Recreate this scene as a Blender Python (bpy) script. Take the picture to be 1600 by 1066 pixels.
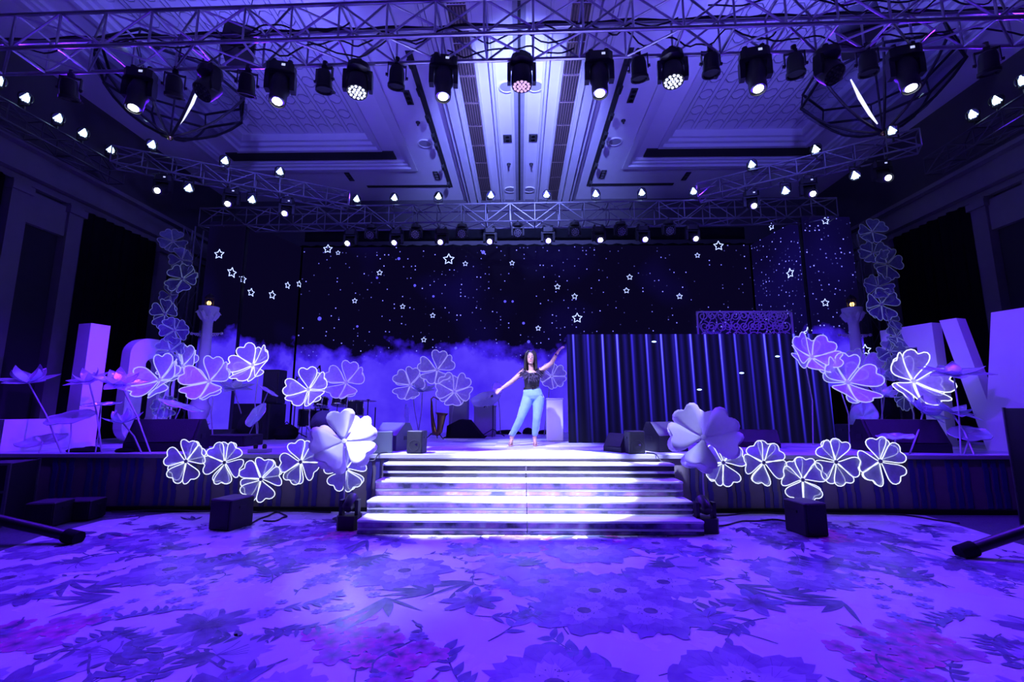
import bpy, math, random
from mathutils import Vector, Matrix, Quaternion, noise
R = math.radians
rnd = random.Random(7)
scene = bpy.context.scene
COL = scene.collection
for o in list(bpy.data.objects): bpy.data.objects.remove(o)

# ------------------------------------------------------------------ camera
CAM_Z = 1.5; PITCH = R(8.4); YAW = R(1.0); F = 711.1
cd = bpy.data.cameras.new('camera'); cd.sensor_width = 36; cd.lens = 16.0; cd.clip_start = .05; cd.clip_end = 200
cam = bpy.data.objects.new('camera', cd); COL.objects.link(cam)
cam.location = (0, 0, CAM_Z); cam.rotation_euler = (R(90)+PITCH, 0, YAW)
scene.camera = cam
# ------------------------------------------------------------------ world, exposure
w = bpy.data.worlds.new('world'); scene.world = w; w.use_nodes = True
w.node_tree.nodes['Background'].inputs[0].default_value = (.02, .012, .12, 1)
w.node_tree.nodes['Background'].inputs[1].default_value = .25
vs = scene.view_settings
vs.view_transform = 'Standard'; vs.look = 'None'; vs.gamma = 1; vs.use_curve_mapping = False
vs.exposure = 0.0
BLUE = (.1, .008, 1.0); SKYB = (.2, .24, 1.0); WHITE = (.44, .48, 1.0)
P_REAR = 1500; P_SIDE = 1200; P_WALL = 1200; P_STAGE = 1700; P_CEIL = 1000; P_BEAM = 9000; P_STEP = 11000; P_FACE = 800
def spot(name, loc, target, power, color, size, blend=.5, radius=.08):
    l = bpy.data.lights.new(name, 'SPOT'); l.energy = power; l.color = color
    l.spot_size = R(size); l.spot_blend = blend; l.shadow_soft_size = radius
    o = bpy.data.objects.new(name, l); COL.objects.link(o); o.location = loc
    o.rotation_euler = (Vector(target)-Vector(loc)).to_track_quat('-Z', 'Y').to_euler()
    return o
def gobo(o, scale, thr, lo=.05):
    """a perforated metal gobo in the projector: breaks its beam into round patches"""
    l = o.data; l.use_nodes = True; nt = l.node_tree; n = nt.nodes; k = nt.links
    em = [x for x in n if x.type == 'EMISSION'][0]
    tc = n.new('ShaderNodeTexCoord'); sp = n.new('ShaderNodeSeparateXYZ')
    k.new(tc.outputs['Normal'], sp.inputs[0])
    dx = n.new('ShaderNodeMath'); dx.operation = 'DIVIDE'; k.new(sp.outputs[0], dx.inputs[0]); k.new(sp.outputs[2], dx.inputs[1])
    dy = n.new('ShaderNodeMath'); dy.operation = 'DIVIDE'; k.new(sp.outputs[1], dy.inputs[0]); k.new(sp.outputs[2], dy.inputs[1])
    cb = n.new('ShaderNodeCombineXYZ'); k.new(dx.outputs[0], cb.inputs[0]); k.new(dy.outputs[0], cb.inputs[1])
    v = n.new('ShaderNodeTexVoronoi'); v.inputs['Scale'].default_value = scale; k.new(cb.outputs[0], v.inputs['Vector'])
    mr = n.new('ShaderNodeMapRange'); k.new(v.outputs['Distance'], mr.inputs[0])
    mr.inputs[1].default_value = thr; mr.inputs[2].default_value = thr*.75; mr.inputs[3].default_value = lo; mr.inputs[4].default_value = 1
    k.new(mr.outputs[0], em.inputs['Strength'])

# ------------------------------------------------------------------ measuring from the camera's standpoint
CM = Matrix.Rotation(YAW, 3, 'Z') @ Matrix.Rotation(R(90)+PITCH, 3, 'X')
CP = Vector((0, 0, CAM_Z))
def ray(px, py): return CM @ Vector(((px-800)/F, (533-py)/F, -1))
def at_y(px, py, Y):
    d = ray(px, py); return CP + d*(Y/d.y)
def at_z(px, py, z):
    d = ray(px, py); return CP + d*((z-CAM_Z)/d.z)
def at_x(px, py, X):
    d = ray(px, py); return CP + d*(X/d.x)
def hit(px, py, A, B):
    """point on the sight line (px,py) that stands above or below the plan line AB"""
    d = ray(px, py); ax, ay = A.x, A.y; ex, ey = B.x-A.x, B.y-A.y
    t = (ax*ey-ay*ex)/(d.x*ey-d.y*ex); return CP + d*t
def mpp(Y): return Y/F     # metres per pixel at depth Y, roughly

# ------------------------------------------------------------------ mesh collecting
class MB:
    def __init__(s): s.v = []; s.f = []; s.c = []
    def add(s, vs, fs):
        b = len(s.v); s.v += [tuple(x) for x in vs]; s.f += [tuple(i+b for i in q) for q in fs]; return s
    def box(s, c, d, rot=None):
        x, y, z = d[0]/2, d[1]/2, d[2]/2
        P = [Vector((i*x, j*y, k*z)) for i in (-1, 1) for j in (-1, 1) for k in (-1, 1)]
        if rot is not None: P = [rot @ p for p in P]
        c = Vector(c)
        return s.add([p+c for p in P], [(0,1,3,2),(4,6,7,5),(0,4,5,1),(2,3,7,6),(0,2,6,4),(1,5,7,3)])
    def bevbox(s, c, d, b=.01, rot=None):
        x, y, z = d[0]/2, d[1]/2, d[2]/2; prof = []
        for sx, sy in ((1,1),(-1,1),(-1,-1),(1,-1)):
            a = (sx*x, sy*(y-b)); e = (sx*(x-b), sy*y)
            prof += [a, e] if sx*sy > 0 else [e, a]
        L = [(-z, b), (-z+b, 0), (z-b, 0), (z, b)]; V = []; n = 8
        for zz, ins in L:
            fx, fy = (x-ins)/x, (y-ins)/y
            V += [Vector((p[0]*fx, p[1]*fy, zz)) for p in prof]
        Fs = [(i*n+j, i*n+(j+1) % n, (i+1)*n+(j+1) % n, (i+1)*n+j) for i in range(3) for j in range(n)]
        Fs += [tuple(range(n))[::-1], tuple(range(3*n, 4*n))]
        if rot is not None: V = [rot @ p for p in V]
        c = Vector(c); return s.add([p+c for p in V], Fs)
    def tube(s, pts, r, n=8, closed=False, up=None, caps=True):
        pts = [Vector(p) for p in pts]; m = len(pts)
        if not isinstance(r, (list, tuple)): r = [r]*m
        V = []; prev = None
        for i, p in enumerate(pts):
            if closed: t = pts[(i+1) % m]-pts[i-1]
            else: t = pts[min(i+1, m-1)]-pts[max(i-1, 0)]
            if t.length < 1e-9: t = Vector((0, 0, 1))
            t.normalize()
            if up is not None: ref = Vector(up)
            elif prev is None: ref = Vector((0, 0, 1)) if abs(t.z) < .9 else Vector((1, 0, 0))
            else: ref = prev
            a = ref - t*ref.dot(t)
            if a.length < 1e-6: a = Vector((1, 0, 0)) - t*t.x
            a.normalize(); b = t.cross(a); prev = a
            rr = r[i]; ra, rb = (rr if isinstance(rr, (tuple, list)) else (rr, rr))
            V += [p + a*(math.cos(k*2*math.pi/n)*ra) + b*(math.sin(k*2*math.pi/n)*rb) for k in range(n)]
        Fs = []
        for i in range(m if closed else m-1):
            j = (i+1) % m
            Fs += [(i*n+k, i*n+(k+1) % n, j*n+(k+1) % n, j*n+k) for k in range(n)]
        if not closed and caps: Fs += [tuple(range(n))[::-1], tuple(range((m-1)*n, m*n))]
        return s.add(V, Fs)
    def cyl(s, a, b, r, r2=None, n=12): return s.tube([a, b], [r, r if r2 is None else r2], n)
    def lathe(s, prof, n=16, M=None):
        V = []; m = len(prof)
        for r, z in prof: V += [Vector((r*math.cos(k*2*math.pi/n), r*math.sin(k*2*math.pi/n), z)) for k in range(n)]
        if M is not None: V = [M @ v for v in V]
        Fs = [(i*n+k, i*n+(k+1) % n, (i+1)*n+(k+1) % n, (i+1)*n+k) for i in range(m-1) for k in range(n)]
        if prof[0][0] > 1e-5: Fs.append(tuple(range(n))[::-1])
        if prof[-1][0] > 1e-5: Fs.append(tuple(range((m-1)*n, m*n)))
        return s.add(V, Fs)
    def ell(s, c, r, n=14, m=8, rot=None):
        c = Vector(c); V = []
        for i in range(m+1):
            a = math.pi*i/m
            for k in range(n):
                b = 2*math.pi*k/n
                p = Vector((r[0]*math.sin(a)*math.cos(b), r[1]*math.sin(a)*math.sin(b), r[2]*math.cos(a)))
                V.append((rot @ p if rot is not None else p)+c)
        return s.add(V, [(i*n+k, (i+1)*n+k, (i+1)*n+(k+1) % n, i*n+(k+1) % n) for i in range(m) for k in range(n)])
    def prism(s, poly, a, b, axis='z'):
        n = len(poly)
        def P(u, v, h): return {'z': (u, v, h), 'y': (u, h, v), 'x': (h, u, v)}[axis]
        V = [P(u, v, a) for u, v in poly]+[P(u, v, b) for u, v in poly]
        return s.add(V, [tuple(range(n))[::-1], tuple(range(n, 2*n))]+[(i, (i+1) % n, n+(i+1) % n, n+i) for i in range(n)])
    def xf(s, M): s.v = [tuple(M @ Vector(v)) for v in s.v]; return s
    def mesh(s, name, smooth=False):
        me = bpy.data.meshes.new(name); me.from_pydata(s.v, [], s.f); me.update()
        import bmesh
        bm = bmesh.new(); bm.from_mesh(me); bmesh.ops.recalc_face_normals(bm, faces=bm.faces); bm.to_mesh(me); bm.free()
        if smooth:
            me.polygons.foreach_set('use_smooth', [True]*len(me.polygons))
            if smooth != 'all': 
                try: me.set_sharp_from_angle(angle=R(40))
                except Exception: pass
        return me
def obj(name, me, m, parent=None, M=None):
    if isinstance(me, MB): me = me.mesh(name)
    o = bpy.data.objects.new(name, me); COL.objects.link(o)
    if m is not None and not me.materials: me.materials.append(m)
    if parent is not None: o.parent = parent
    if M is not None: o.matrix_basis = M
    return o
def part(parent, name, mb, m, smooth=False, M=None, label=None):
    o = obj(name, mb.mesh(name, smooth) if isinstance(mb, MB) else mb, m, parent, M)
    if label: o['label'] = label
    return o
CACHE = {}
def cpart(parent, name, key, fn, m, smooth=False, M=None):
    k = (key, m.name)
    if k not in CACHE: CACHE[k] = fn().mesh(name, smooth)
    return obj(name, CACHE[k], m, parent, M)
def tag(o, label, cat, group=None):
    o['label'] = label; o['category'] = cat
    if group: o['group'] = group
    return o
def thing(name, label, cat, loc=(0, 0, 0), rot=None, group=None):
    o = bpy.data.objects.new(name, None); COL.objects.link(o); o.empty_display_size = .05
    M = Matrix.Translation(Vector(loc))
    if rot is not None: M = M @ (rot.to_matrix().to_4x4() if isinstance(rot, Quaternion) else rot.to_4x4())
    o.matrix_basis = M
    return tag(o, label, cat, group)
def inv(t): return t.matrix_basis.inverted()
def struct(name, mb, m, label=None, smooth=False):
    o = obj(name, mb.mesh(name, smooth) if isinstance(mb, MB) else mb, m); o['kind'] = 'structure'
    if label: o['label'] = label
    return o
def sroot(name, label=None):
    o = bpy.data.objects.new(name, None); COL.objects.link(o); o['kind'] = 'structure'
    if label: o['label'] = label
    return o
def rz(a): return Matrix.Rotation(a, 4, 'Z')
def rx(a): return Matrix.Rotation(a, 4, 'X')
def ry(a): return Matrix.Rotation(a, 4, 'Y')
def tr(*p): return Matrix.Translation(Vector(p))
ORD = ['first', 'second', 'third', 'fourth', 'fifth', 'sixth', 'seventh', 'eighth', 'ninth', 'tenth', 'eleventh', 'twelfth']

# ------------------------------------------------------------------ materials
def nodes(name):
    m = bpy.data.materials.new(name); m.use_nodes = True
    return m, m.node_tree.nodes, m.node_tree.links, m.node_tree.nodes['Principled BSDF']
def mat(name, col, rough=.5, metal=0, var=.15, scale=6, emit=None, es=1, spec=None, bump=0, coat=0):
    m, n, k, b = nodes(name)
    tc = n.new('ShaderNodeTexCoord'); nz = n.new('ShaderNodeTexNoise'); nz.inputs['Scale'].default_value = scale
    k.new(tc.outputs['Object'], nz.inputs['Vector'])
    cr = n.new('ShaderNodeMix'); cr.data_type = 'RGBA'
    cr.inputs[6].default_value = (*[c*(1-var) for c in col], 1); cr.inputs[7].default_value = (*[min(1, c*(1+var)) for c in col], 1)
    k.new(nz.outputs[0], cr.inputs[0]); k.new(cr.outputs[2], b.inputs['Base Color'])
    b.inputs['Roughness'].default_value = rough; b.inputs['Metallic'].default_value = metal
    if spec is not None: b.inputs['Specular IOR Level'].default_value = spec
    if coat: b.inputs['Coat Weight'].default_value = coat
    if emit: b.inputs['Emission Color'].default_value = (*emit, 1); b.inputs['Emission Strength'].default_value = es
    if bump:
        bp = n.new('ShaderNodeBump'); bp.inputs['Strength'].default_value = bump; bp.inputs['Distance'].default_value = .01
        k.new(nz.outputs[0], bp.inputs['Height']); k.new(bp.outputs[0], b.inputs['Normal'])
    return m
def emat(name, col, s):
    m, n, k, b = nodes(name); b.inputs['Base Color'].default_value = (*[c*.5 for c in col], 1)
    b.inputs['Emission Color'].default_value = (*col, 1); b.inputs['Emission Strength'].default_value = s; b.inputs['Roughness'].default_value = .4
    return m
def sheer(name, col, alpha, emit=0, ecol=(.6, .7, 1)):
    """stretched voile: part diffuse, part translucent, part open weave"""
    m, n, k, b = nodes(name); out = n['Material Output']; n.remove(b)
    tc = n.new('ShaderNodeTexCoord'); nz = n.new('ShaderNodeTexNoise'); nz.inputs['Scale'].default_value = 9; nz.inputs['Detail'].default_value = 2
    k.new(tc.outputs['Object'], nz.inputs['Vector'])
    d = n.new('ShaderNodeBsdfDiffuse'); d.inputs[0].default_value = (*col, 1)
    t = n.new('ShaderNodeBsdfTranslucent'); t.inputs[0].default_value = (*col, 1)
    a = n.new('ShaderNodeMixShader'); a.inputs[0].default_value = .4; k.new(d.outputs[0], a.inputs[1]); k.new(t.outputs[0], a.inputs[2])
    tp = n.new('ShaderNodeBsdfTransparent')
    mr = n.new('ShaderNodeMapRange'); k.new(nz.outputs[0], mr.inputs[0]); mr.inputs[1].default_value = .3; mr.inputs[2].default_value = .7
    mr.inputs[3].default_value = alpha-.1; mr.inputs[4].default_value = min(1, alpha+.1)
    x = n.new('ShaderNodeMixShader'); k.new(mr.outputs[0], x.inputs[0]); k.new(tp.outputs[0], x.inputs[1]); k.new(a.outputs[0], x.inputs[2])
    k.new(x.outputs[0], out.inputs[0])
    return m
M_BLACK = mat('black_paint', (.012, .012, .014), .45, 0, .3)
M_BLACKM = mat('matte_black_cloth', (.01, .01, .012), .9, 0, .3, 20, spec=.1)
M_CASE = mat('black_case_plastic', (.009, .009, .011), .55, 0, .3)
M_GRILL = mat('speaker_grille_steel', (.02, .02, .024), .55, .3, .5, 120, bump=.5)
M_ALU = mat('truss_aluminium', (.55, .55, .58), .32, .85, .15, 12)
M_DIMALU = mat('dimmed_aluminium', (.22, .22, .24), .42, .8, .2, 12)  # darker copy of truss_aluminium: dimness of the rear trusses put into the colour
M_DARKALU = mat('dimmed_dark_aluminium', (.1, .1, .11), .45, .8, .2, 12)  # darkest copy, for the wall trusses that little light reaches
M_CABLE = mat('cable_rubber', (.01, .01, .012), .6, 0, .2)
M_CEIL = mat('ceiling_plaster', (.78, .78, .78), .8, 0, .04, 2, spec=.15)
M_MOULD = mat('moulding_plaster', (.7, .7, .7), .7, 0, .05, 3, spec=.2)
M_SLOT = mat('dark_slot', (.02, .02, .022), .8, 0, .2)
M_GRILLE = mat('brown_air_grille', (.22, .15, .14), .6, .2, .3, 30)
M_WALL = mat('wall_panel_paint', (.07, .065, .07), .7, 0, .1, 3, spec=.2)
M_PIL = mat('pilaster_stone', (.17, .16, .17), .6, 0, .1, 4, spec=.2)
M_DRAPE = mat('black_drape_velvet', (.006, .006, .008), .95, 0, .5, 8, spec=.05)
M_CARPET = mat('dark_carpet', (.09, .085, .12), .95, 0, .4, 60, spec=.05, bump=.4)
M_WHITE = mat('white_laminate', (.8, .8, .82), .35, 0, .04, 5)
M_LETTER = mat('white_letter_foam', (.82, .82, .84), .55, 0, .03, 4)
M_GREYF = mat('stage_fascia_cloth', (.17, .15, .15), .9, 0, .12, 6, spec=.1, bump=.3)
M_RIB = mat('blue_ribbon_satin', (.04, .03, .16), .4, 0, .3, 8)
M_PLINTH = mat('grey_plinth_paint', (.33, .32, .36), .6, 0, .06, 5)
M_SILVER = mat('chrome', (.8, .8, .82), .15, 1, .05)
M_BRASS = mat('brass', (.7, .5, .18), .25, 1, .1)
M_STEM = mat('stem_tube_white', (.5, .5, .55), .4, .2, .1)
M_HUB = mat('flower_hub_grey', (.25, .25, .3), .6, 0, .1)
E_NEON = emat('neon_bright', (.82, .9, 1), 1.2)
E_NEONM = emat('neon_medium', (.55, .62, 1), .75)
E_NEONL = emat('neon_low', (.42, .55, .7), .14)
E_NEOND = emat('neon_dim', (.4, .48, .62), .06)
E_NEONB = emat('neon_blue_lit', (.4, .36, 1), .8)
M_VOILE = sheer('voile_grey', (.62, .66, .74), .74)
M_VOILEB = sheer('voile_white', (.85, .78, .9), .85)
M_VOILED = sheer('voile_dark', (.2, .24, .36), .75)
M_PETALW = mat('petal_foam_white', (.82, .8, .84), .6, 0, .04, 8)
E_LENS = emat('lit_lens_white', (.9, .97, 1), 14)
E_LED = emat('lit_led_cluster', (.55, .8, 1), 7)
E_LEDD = emat('led_wash_face', (.75, .8, 1), 1.6)
E_PINK = emat('led_wash_pink', (.9, .55, .95), 1.0)
E_DISP = emat('display_lcd', (.6, .65, 1), .9)
E_WARM = emat('warm_bulb', (1, .55, .15), 5)
# ------------------------------------------------------------------ the hall: floor, walls, ceiling
STZ = .82; SY = 6.95; LEDY = 13.2; CZ = 9.0; WX = 10.6; BACKY = 15.6
struct('floor', MB().box((0, 6, -.06), (2*WX+1, 22, .1)), M_CARPET, 'dark carpet around the dance floor')
# white vinyl dance floor with cut corners
def dance_floor_material():
    m, n, k, b = nodes('dance_floor_vinyl')
    b.inputs['Base Color'].default_value = (.74, .72, .78, 1)
    tc = n.new('ShaderNodeTexCoord'); nz = n.new('ShaderNodeTexNoise'); nz.inputs['Scale'].default_value = 1.3; nz.inputs['Detail'].default_value = 6
    k.new(tc.outputs['Object'], nz.inputs['Vector'])
    mr = n.new('ShaderNodeMapRange'); k.new(nz.outputs[0], mr.inputs[0]); mr.inputs[1].default_value = .3; mr.inputs[2].default_value = .7; mr.inputs[3].default_value = .16; mr.inputs[4].default_value = .34
    k.new(mr.outputs[0], b.inputs['Roughness'])
    mx = n.new('ShaderNodeMix'); mx.data_type = 'RGBA'; k.new(nz.outputs[0], mx.inputs[0])
    mx.inputs[6].default_value = (.66, .62, .74, 1); mx.inputs[7].default_value = (.8, .78, .82, 1); k.new(mx.outputs[2], b.inputs['Base Color'])
    n2 = n.new('ShaderNodeTexNoise'); n2.inputs['Scale'].default_value = 14; n2.inputs['Detail'].default_value = 3; k.new(tc.outputs['Object'], n2.inputs['Vector'])
    bp = n.new('ShaderNodeBump'); bp.inputs['Strength'].default_value = .05; bp.inputs['Distance'].default_value = .02
    k.new(n2.outputs[0], bp.inputs['Height']); k.new(bp.outputs[0], b.inputs['Normal'])
    b.inputs['Specular IOR Level'].default_value = .35
    return m
edge = [at_z(px, py, 0) for px, py in ((-60, 885), (60, 840), (160, 814), (270, 802), (400, 798))] + \
       [at_z(px, py, 0) for px, py in ((1395, 803), (1445, 806), (1520, 828), (1660, 872))]
DF = [(p.x, min(p.y, SY-.03)) for p in edge]
DF = [(DF[0][0]-.3, -2.5)] + DF + [(DF[-1][0]+.3, -2.5)]
df = struct('floor_dance', MB().prism(DF[::-1], -.008, .004), dance_floor_material(), 'glossy white dance floor printed with flowers')
def in_df(x, y):
    c = False; j = len(DF)-1
    for i in range(len(DF)):
        xi, yi = DF[i]; xj, yj = DF[j]
        if (yi > y) != (yj > y) and x < (xj-xi)*(y-yi)/(yj-yi)+xi: c = not c
        j = i
    return c
# ---- the printed flowers: one flat print on the vinyl, coloured per vertex
PV = []; PF = []; PC = []
PZ = [0]
def pr(poly, cols, z, center=None, ccol=None):
    b = len(PV); z = z+PZ[0]*1.3e-5; PZ[0] += 1
    for (x, y), c in zip(poly, cols): PV.append((x, y, z)); PC.append((*c, 1))
    n = len(poly)
    if center is None: PF.append(tuple(range(b, b+n)))
    else:
        PV.append((center[0], center[1], z)); PC.append((*ccol, 1))
        PF.extend((b+i, b+(i+1) % n, b+n) for i in range(n))
LEAF = (.05, .07, .12); LEAF2 = (.09, .1, .2); VIO = (.24, .13, .38); VIOD = (.13, .07, .25); PALE = (.5, .42, .6); MAG = (.75, .07, .4); DK = (.06, .04, .12); BLU = (.15, .16, .36)
def leaf(x, y, a, L, W, c1, c2, z, bend=.15):
    ca, sa = math.cos(a), math.sin(a); n = 7; pts = []
    for i in range(n+1):
        t = i/n; pts.append((t*L, W*math.sin(math.pi*t**.8)*(1-.15*t)+bend*L*t*t))
    for i in range(n-1, 0, -1):
        t = i/n; pts.append((t*L, -W*math.sin(math.pi*t**.8)+bend*L*t*t))
    P = [(x+u*ca-v*sa, y+u*sa+v*ca) for u, v in pts]
    pr(P, [c2 if i <= n else c1 for i in range(len(P))], z, (x+.5*L*ca-.25*bend*L*sa, y+.5*L*sa+.25*bend*L*ca), c1)
def strip(pts, w, c, z):
    P = []; Q = []
    for i, (x, y) in enumerate(pts):
        x0, y0 = pts[max(i-1, 0)]; x1, y1 = pts[min(i+1, len(pts)-1)]; l = math.hypot(x1-x0, y1-y0) or 1
        nx, ny = -(y1-y0)/l*w, (x1-x0)/l*w; P.append((x+nx, y+ny)); Q.append((x-nx, y-ny))
    for i in range(len(pts)-1): pr([P[i], P[i+1], Q[i+1], Q[i]], [c]*4, z)
def petal(x, y, a, L, W, ci, co, z, wav=.08, rg=rnd):
    n = 12; pts = []
    for i in range(n+1):
        t = -1+2*i/n; th = t*1.9
        rr = L*(.62+.38*math.cos(th*.55))*(1+wav*math.sin(7*t+rg.random()*6)+wav*.6*(rg.random()-.5))
        u = L*.12+rr*math.cos(t*.72)*(1-.1*abs(t)**3); v = W*math.sin(t*1.57)*(1+wav*(rg.random()-.5))*1.0
        pts.append((u*(1-.5*abs(t)**4), v))
    ca, sa = math.cos(a), math.sin(a)
    P = [(x+u*ca-v*sa, y+u*sa+v*ca) for u, v in pts] + [(x, y)]
    pr(P, [co]*(n+1)+[ci], z, (x+.5*L*ca, y+.5*L*sa), tuple((p+q)/2 for p, q in zip(ci, co)))
def veins(x, y, a, L, W, c, z, k=5):
    for j in range(k):
        s = (j-(k-1)/2)/k; th = a+s*1.0*W/L*2.2; strip([(x+.25*L*math.cos(a), y+.25*L*math.sin(a)), (x+.6*L*math.cos(a+.5*(th-a)), y+.6*L*math.sin(a+.5*(th-a))), (x+.9*L*math.cos(th), y+.9*L*math.sin(th))], L*.006, c, z)
def mixc(a, b, t): return tuple(p*(1-t)+q*t for p, q in zip(a, b))
def poppy(x, y, r, a, g, z):
    for ring, (k, rr, ci, co) in enumerate(((8, 1, VIOD, VIO), (6, .72, VIO, mixc(VIO, PALE, .4)), (5, .5, PALE, PALE))):
        for i in range(k):
            th, L = a+ring*.4+i*2*math.pi/k+g.uniform(-.1, .1), r*rr*g.uniform(.85, 1.1); cc = mixc(co, VIOD, .35*(i % 2)); petal(x, y, th, L, r*rr*.42, ci, cc, z+ring*.0003, .12, g); veins(x, y, th, L, r*rr*.42, mixc(ci, VIOD, .6), z+ring*.0003)
    pr([(x+.16*r*math.cos(i*.63), y+.16*r*math.sin(i*.63)) for i in range(10)], [DK]*10, z+.0011)
    for i in range(22):
        t = g.random()*6.28; d = r*g.uniform(.2, .36); s = r*.018
        pr([(x+d*math.cos(t)+s*math.cos(q), y+d*math.sin(t)+s*math.sin(q)) for q in (0, 1.6, 3.1, 4.7)], [DK]*4, z+.0012)
def cosmos(x, y, r, a, g, z):
    for i in range(8):
        th, L = a+i*.785+g.uniform(-.12, .12), r*g.uniform(.8, 1.1); petal(x, y, th, L, r*.24, DK, g.choice((VIO, PALE, BLU, VIOD)), z+.0002*(i % 2), .07, g); veins(x, y, th, L, r*.24, VIOD, z+.0002, 3)
    pr([(x+.2*r*math.cos(i*.52)*(1 if i % 2 else .7), y+.2*r*math.sin(i*.52)*(1 if i % 2 else .7)) for i in range(12)], [DK]*12, z+.0008, (x, y), DK)
    for i in range(26):
        t = g.random()*6.28; strip([(x+.15*r*math.cos(t), y+.15*r*math.sin(t)), (x+.36*r*math.cos(t), y+.36*r*math.sin(t))], r*.008, DK, z+.0009)
def lily(x, y, r, a, g, z):
    for i in range(6):
        th = a+i*1.047; leaf(x, y, th, r, r*.2, mixc(BLU, VIO, .5), VIO, z+.0002*(i % 2), g.uniform(-.2, .2))
    for i in range(14):
        t = a+g.random()*6.28; strip([(x, y), (x+.5*r*math.cos(t), y+.5*r*math.sin(t))], r*.008, DK, z+.0007)
def cluster(x, y, r, a, g, z):
    for i in range(9):
        t = a+i*.7; d = r*(.0 if i == 0 else .6+.35*(i % 2)); cx, cy = x+d*math.cos(t), y+d*math.sin(t)
        for j in range(5): petal(cx, cy, j*1.257+i, r*.36, r*.17, DK, mixc(MAG, VIO, .25*(i % 3)), z+.0002*(j % 2), .05, g)
def spray(x, y, r, a, g, z):
    bend = g.uniform(-.7, .7); pts = []; n = 9
    for i in range(n):
        t = i/(n-1); pts.append((x+r*2*t*math.cos(a+bend*t), y+r*2*t*math.sin(a+bend*t)))
    strip(pts, r*.018, LEAF, z)
    c = g.choice((LEAF, LEAF2, mixc(LEAF, BLU, .5)))
    for i in range(2, n):
        for s in (-1, 1):
            if g.random() < .8: leaf(*pts[i], a+bend*i/n+s*g.uniform(.5, .9), r*g.uniform(.35, .6), r*g.uniform(.07, .13), c, mixc(c, BLU, .3), z+.0003, s*.2)
def blades(x, y, r, a, g, z):
    for i in range(g.randint(3, 5)): leaf(x, y, a+g.uniform(-.9, .9), r*g.uniform(.9, 1.9), r*g.uniform(.07, .16), LEAF, LEAF2, z+.0002*i, g.uniform(-.35, .35))
def daisies(x, y, r, a, g, z):
    for i in range(7):
        cx, cy = x+g.uniform(-r, r), y+g.uniform(-r, r); q = r*g.uniform(.14, .24)
        for j in range(7): petal(cx, cy, j*.9+i, q, q*.28, BLU, mixc(BLU, PALE, .5), z, .03, g)
        pr([(cx+q*.2*math.cos(t), cy+q*.2*math.sin(t)) for t in (0, 1.2, 2.5, 3.8, 5)], [DK]*5, z+.0006)
def iris(x, y, r, a, g, z):
    for i in range(5): petal(x, y, a+(-1+.5*i)*1.2, r*g.uniform(.8, 1.1), r*.36, mixc(VIO, PALE, .4), mixc(PALE, VIO, .3), z+.0002*i, .14, g)
    for i in range(9):
        t = a+g.uniform(-1, 1); strip([(x, y), (x+.35*r*math.cos(t), y+.35*r*math.sin(t)), (x+.6*r*math.cos(t+.1), y+.6*r*math.sin(t+.1))], r*.012, VIOD, z+.0011)
    for s in (-1, 0, 1): leaf(x, y, a+math.pi+s*.35, r*.8, r*.12, LEAF, LEAF2, z+.0012)
def vine(x, y, r, a, g, z):
    n = 16; pts = []
    for i in range(n): t = i/(n-1); pts.append((x+r*2.4*t*math.cos(a)-r*.35*math.sin(t*6)*math.sin(a), y+r*2.4*t*math.sin(a)+r*.35*math.sin(t*6)*math.cos(a)))
    strip(pts, r*.02, LEAF, z)
    for i in range(1, n, 2):
        s = 1 if i % 4 == 1 else -1; leaf(*pts[i], a+s*g.uniform(.5, 1.3), r*g.uniform(.2, .42), r*.07, LEAF, LEAF2, z, s*.25)
        if i % 5 == 0:
            q = pts[i]
            for j in range(5): petal(q[0], q[1], j*1.257, r*.2, r*.09, DK, VIO, z, .05, g)
gp = random.Random(21); PX0 = .72; PER = 2.9
motifs = []
kinds = [poppy, cosmos, spray, lily, vine, cluster, spray, blades, daisies, spray, iris, vine, cosmos, spray, poppy, vine, blades, spray]
tries = 0
while len(motifs) < 105 and tries < 20000:
    tries += 1
    u, v = gp.uniform(.05, PER), gp.uniform(0, 4.4); k = kinds[len(motifs) % len(kinds)]
    r = {poppy: .36, cosmos: .27, lily: .22, cluster: .26, spray: .3, blades: .28, daisies: .34, iris: .32, vine: .3}[k]*gp.uniform(.8, 1.15)
    if all(min(math.hypot(u-a, v-b), math.hypot(u-a, v-b-4.4), math.hypot(u-a, v-b+4.4)) > (r+c)*.585 for a, b, c, _, _, _ in motifs):
        motifs.append((u, v, r, gp.uniform(0, 6.28), k, gp.random()))
for tx in range(-3, 3):
    for ty in range(-1, 2):
        for i, (u, v, r, a, k, sd) in enumerate(motifs):
            odd = tx % 2
            x = PX0+(tx+1)*PER-u if odd else PX0+tx*PER+u
            y = v+ty*4.4+1.2; aa = math.pi-a if odd else a
            if not in_df(x, y) or not in_df(x-r*1.3, y+r*1.3) or not in_df(x+r*1.3, y+r*1.3) or y < .6: continue
            PZ[0] = 0; k(x, y, r, aa, random.Random(int(sd*1e6)), .0048+3.7e-5*i+.65e-5*odd)
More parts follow.
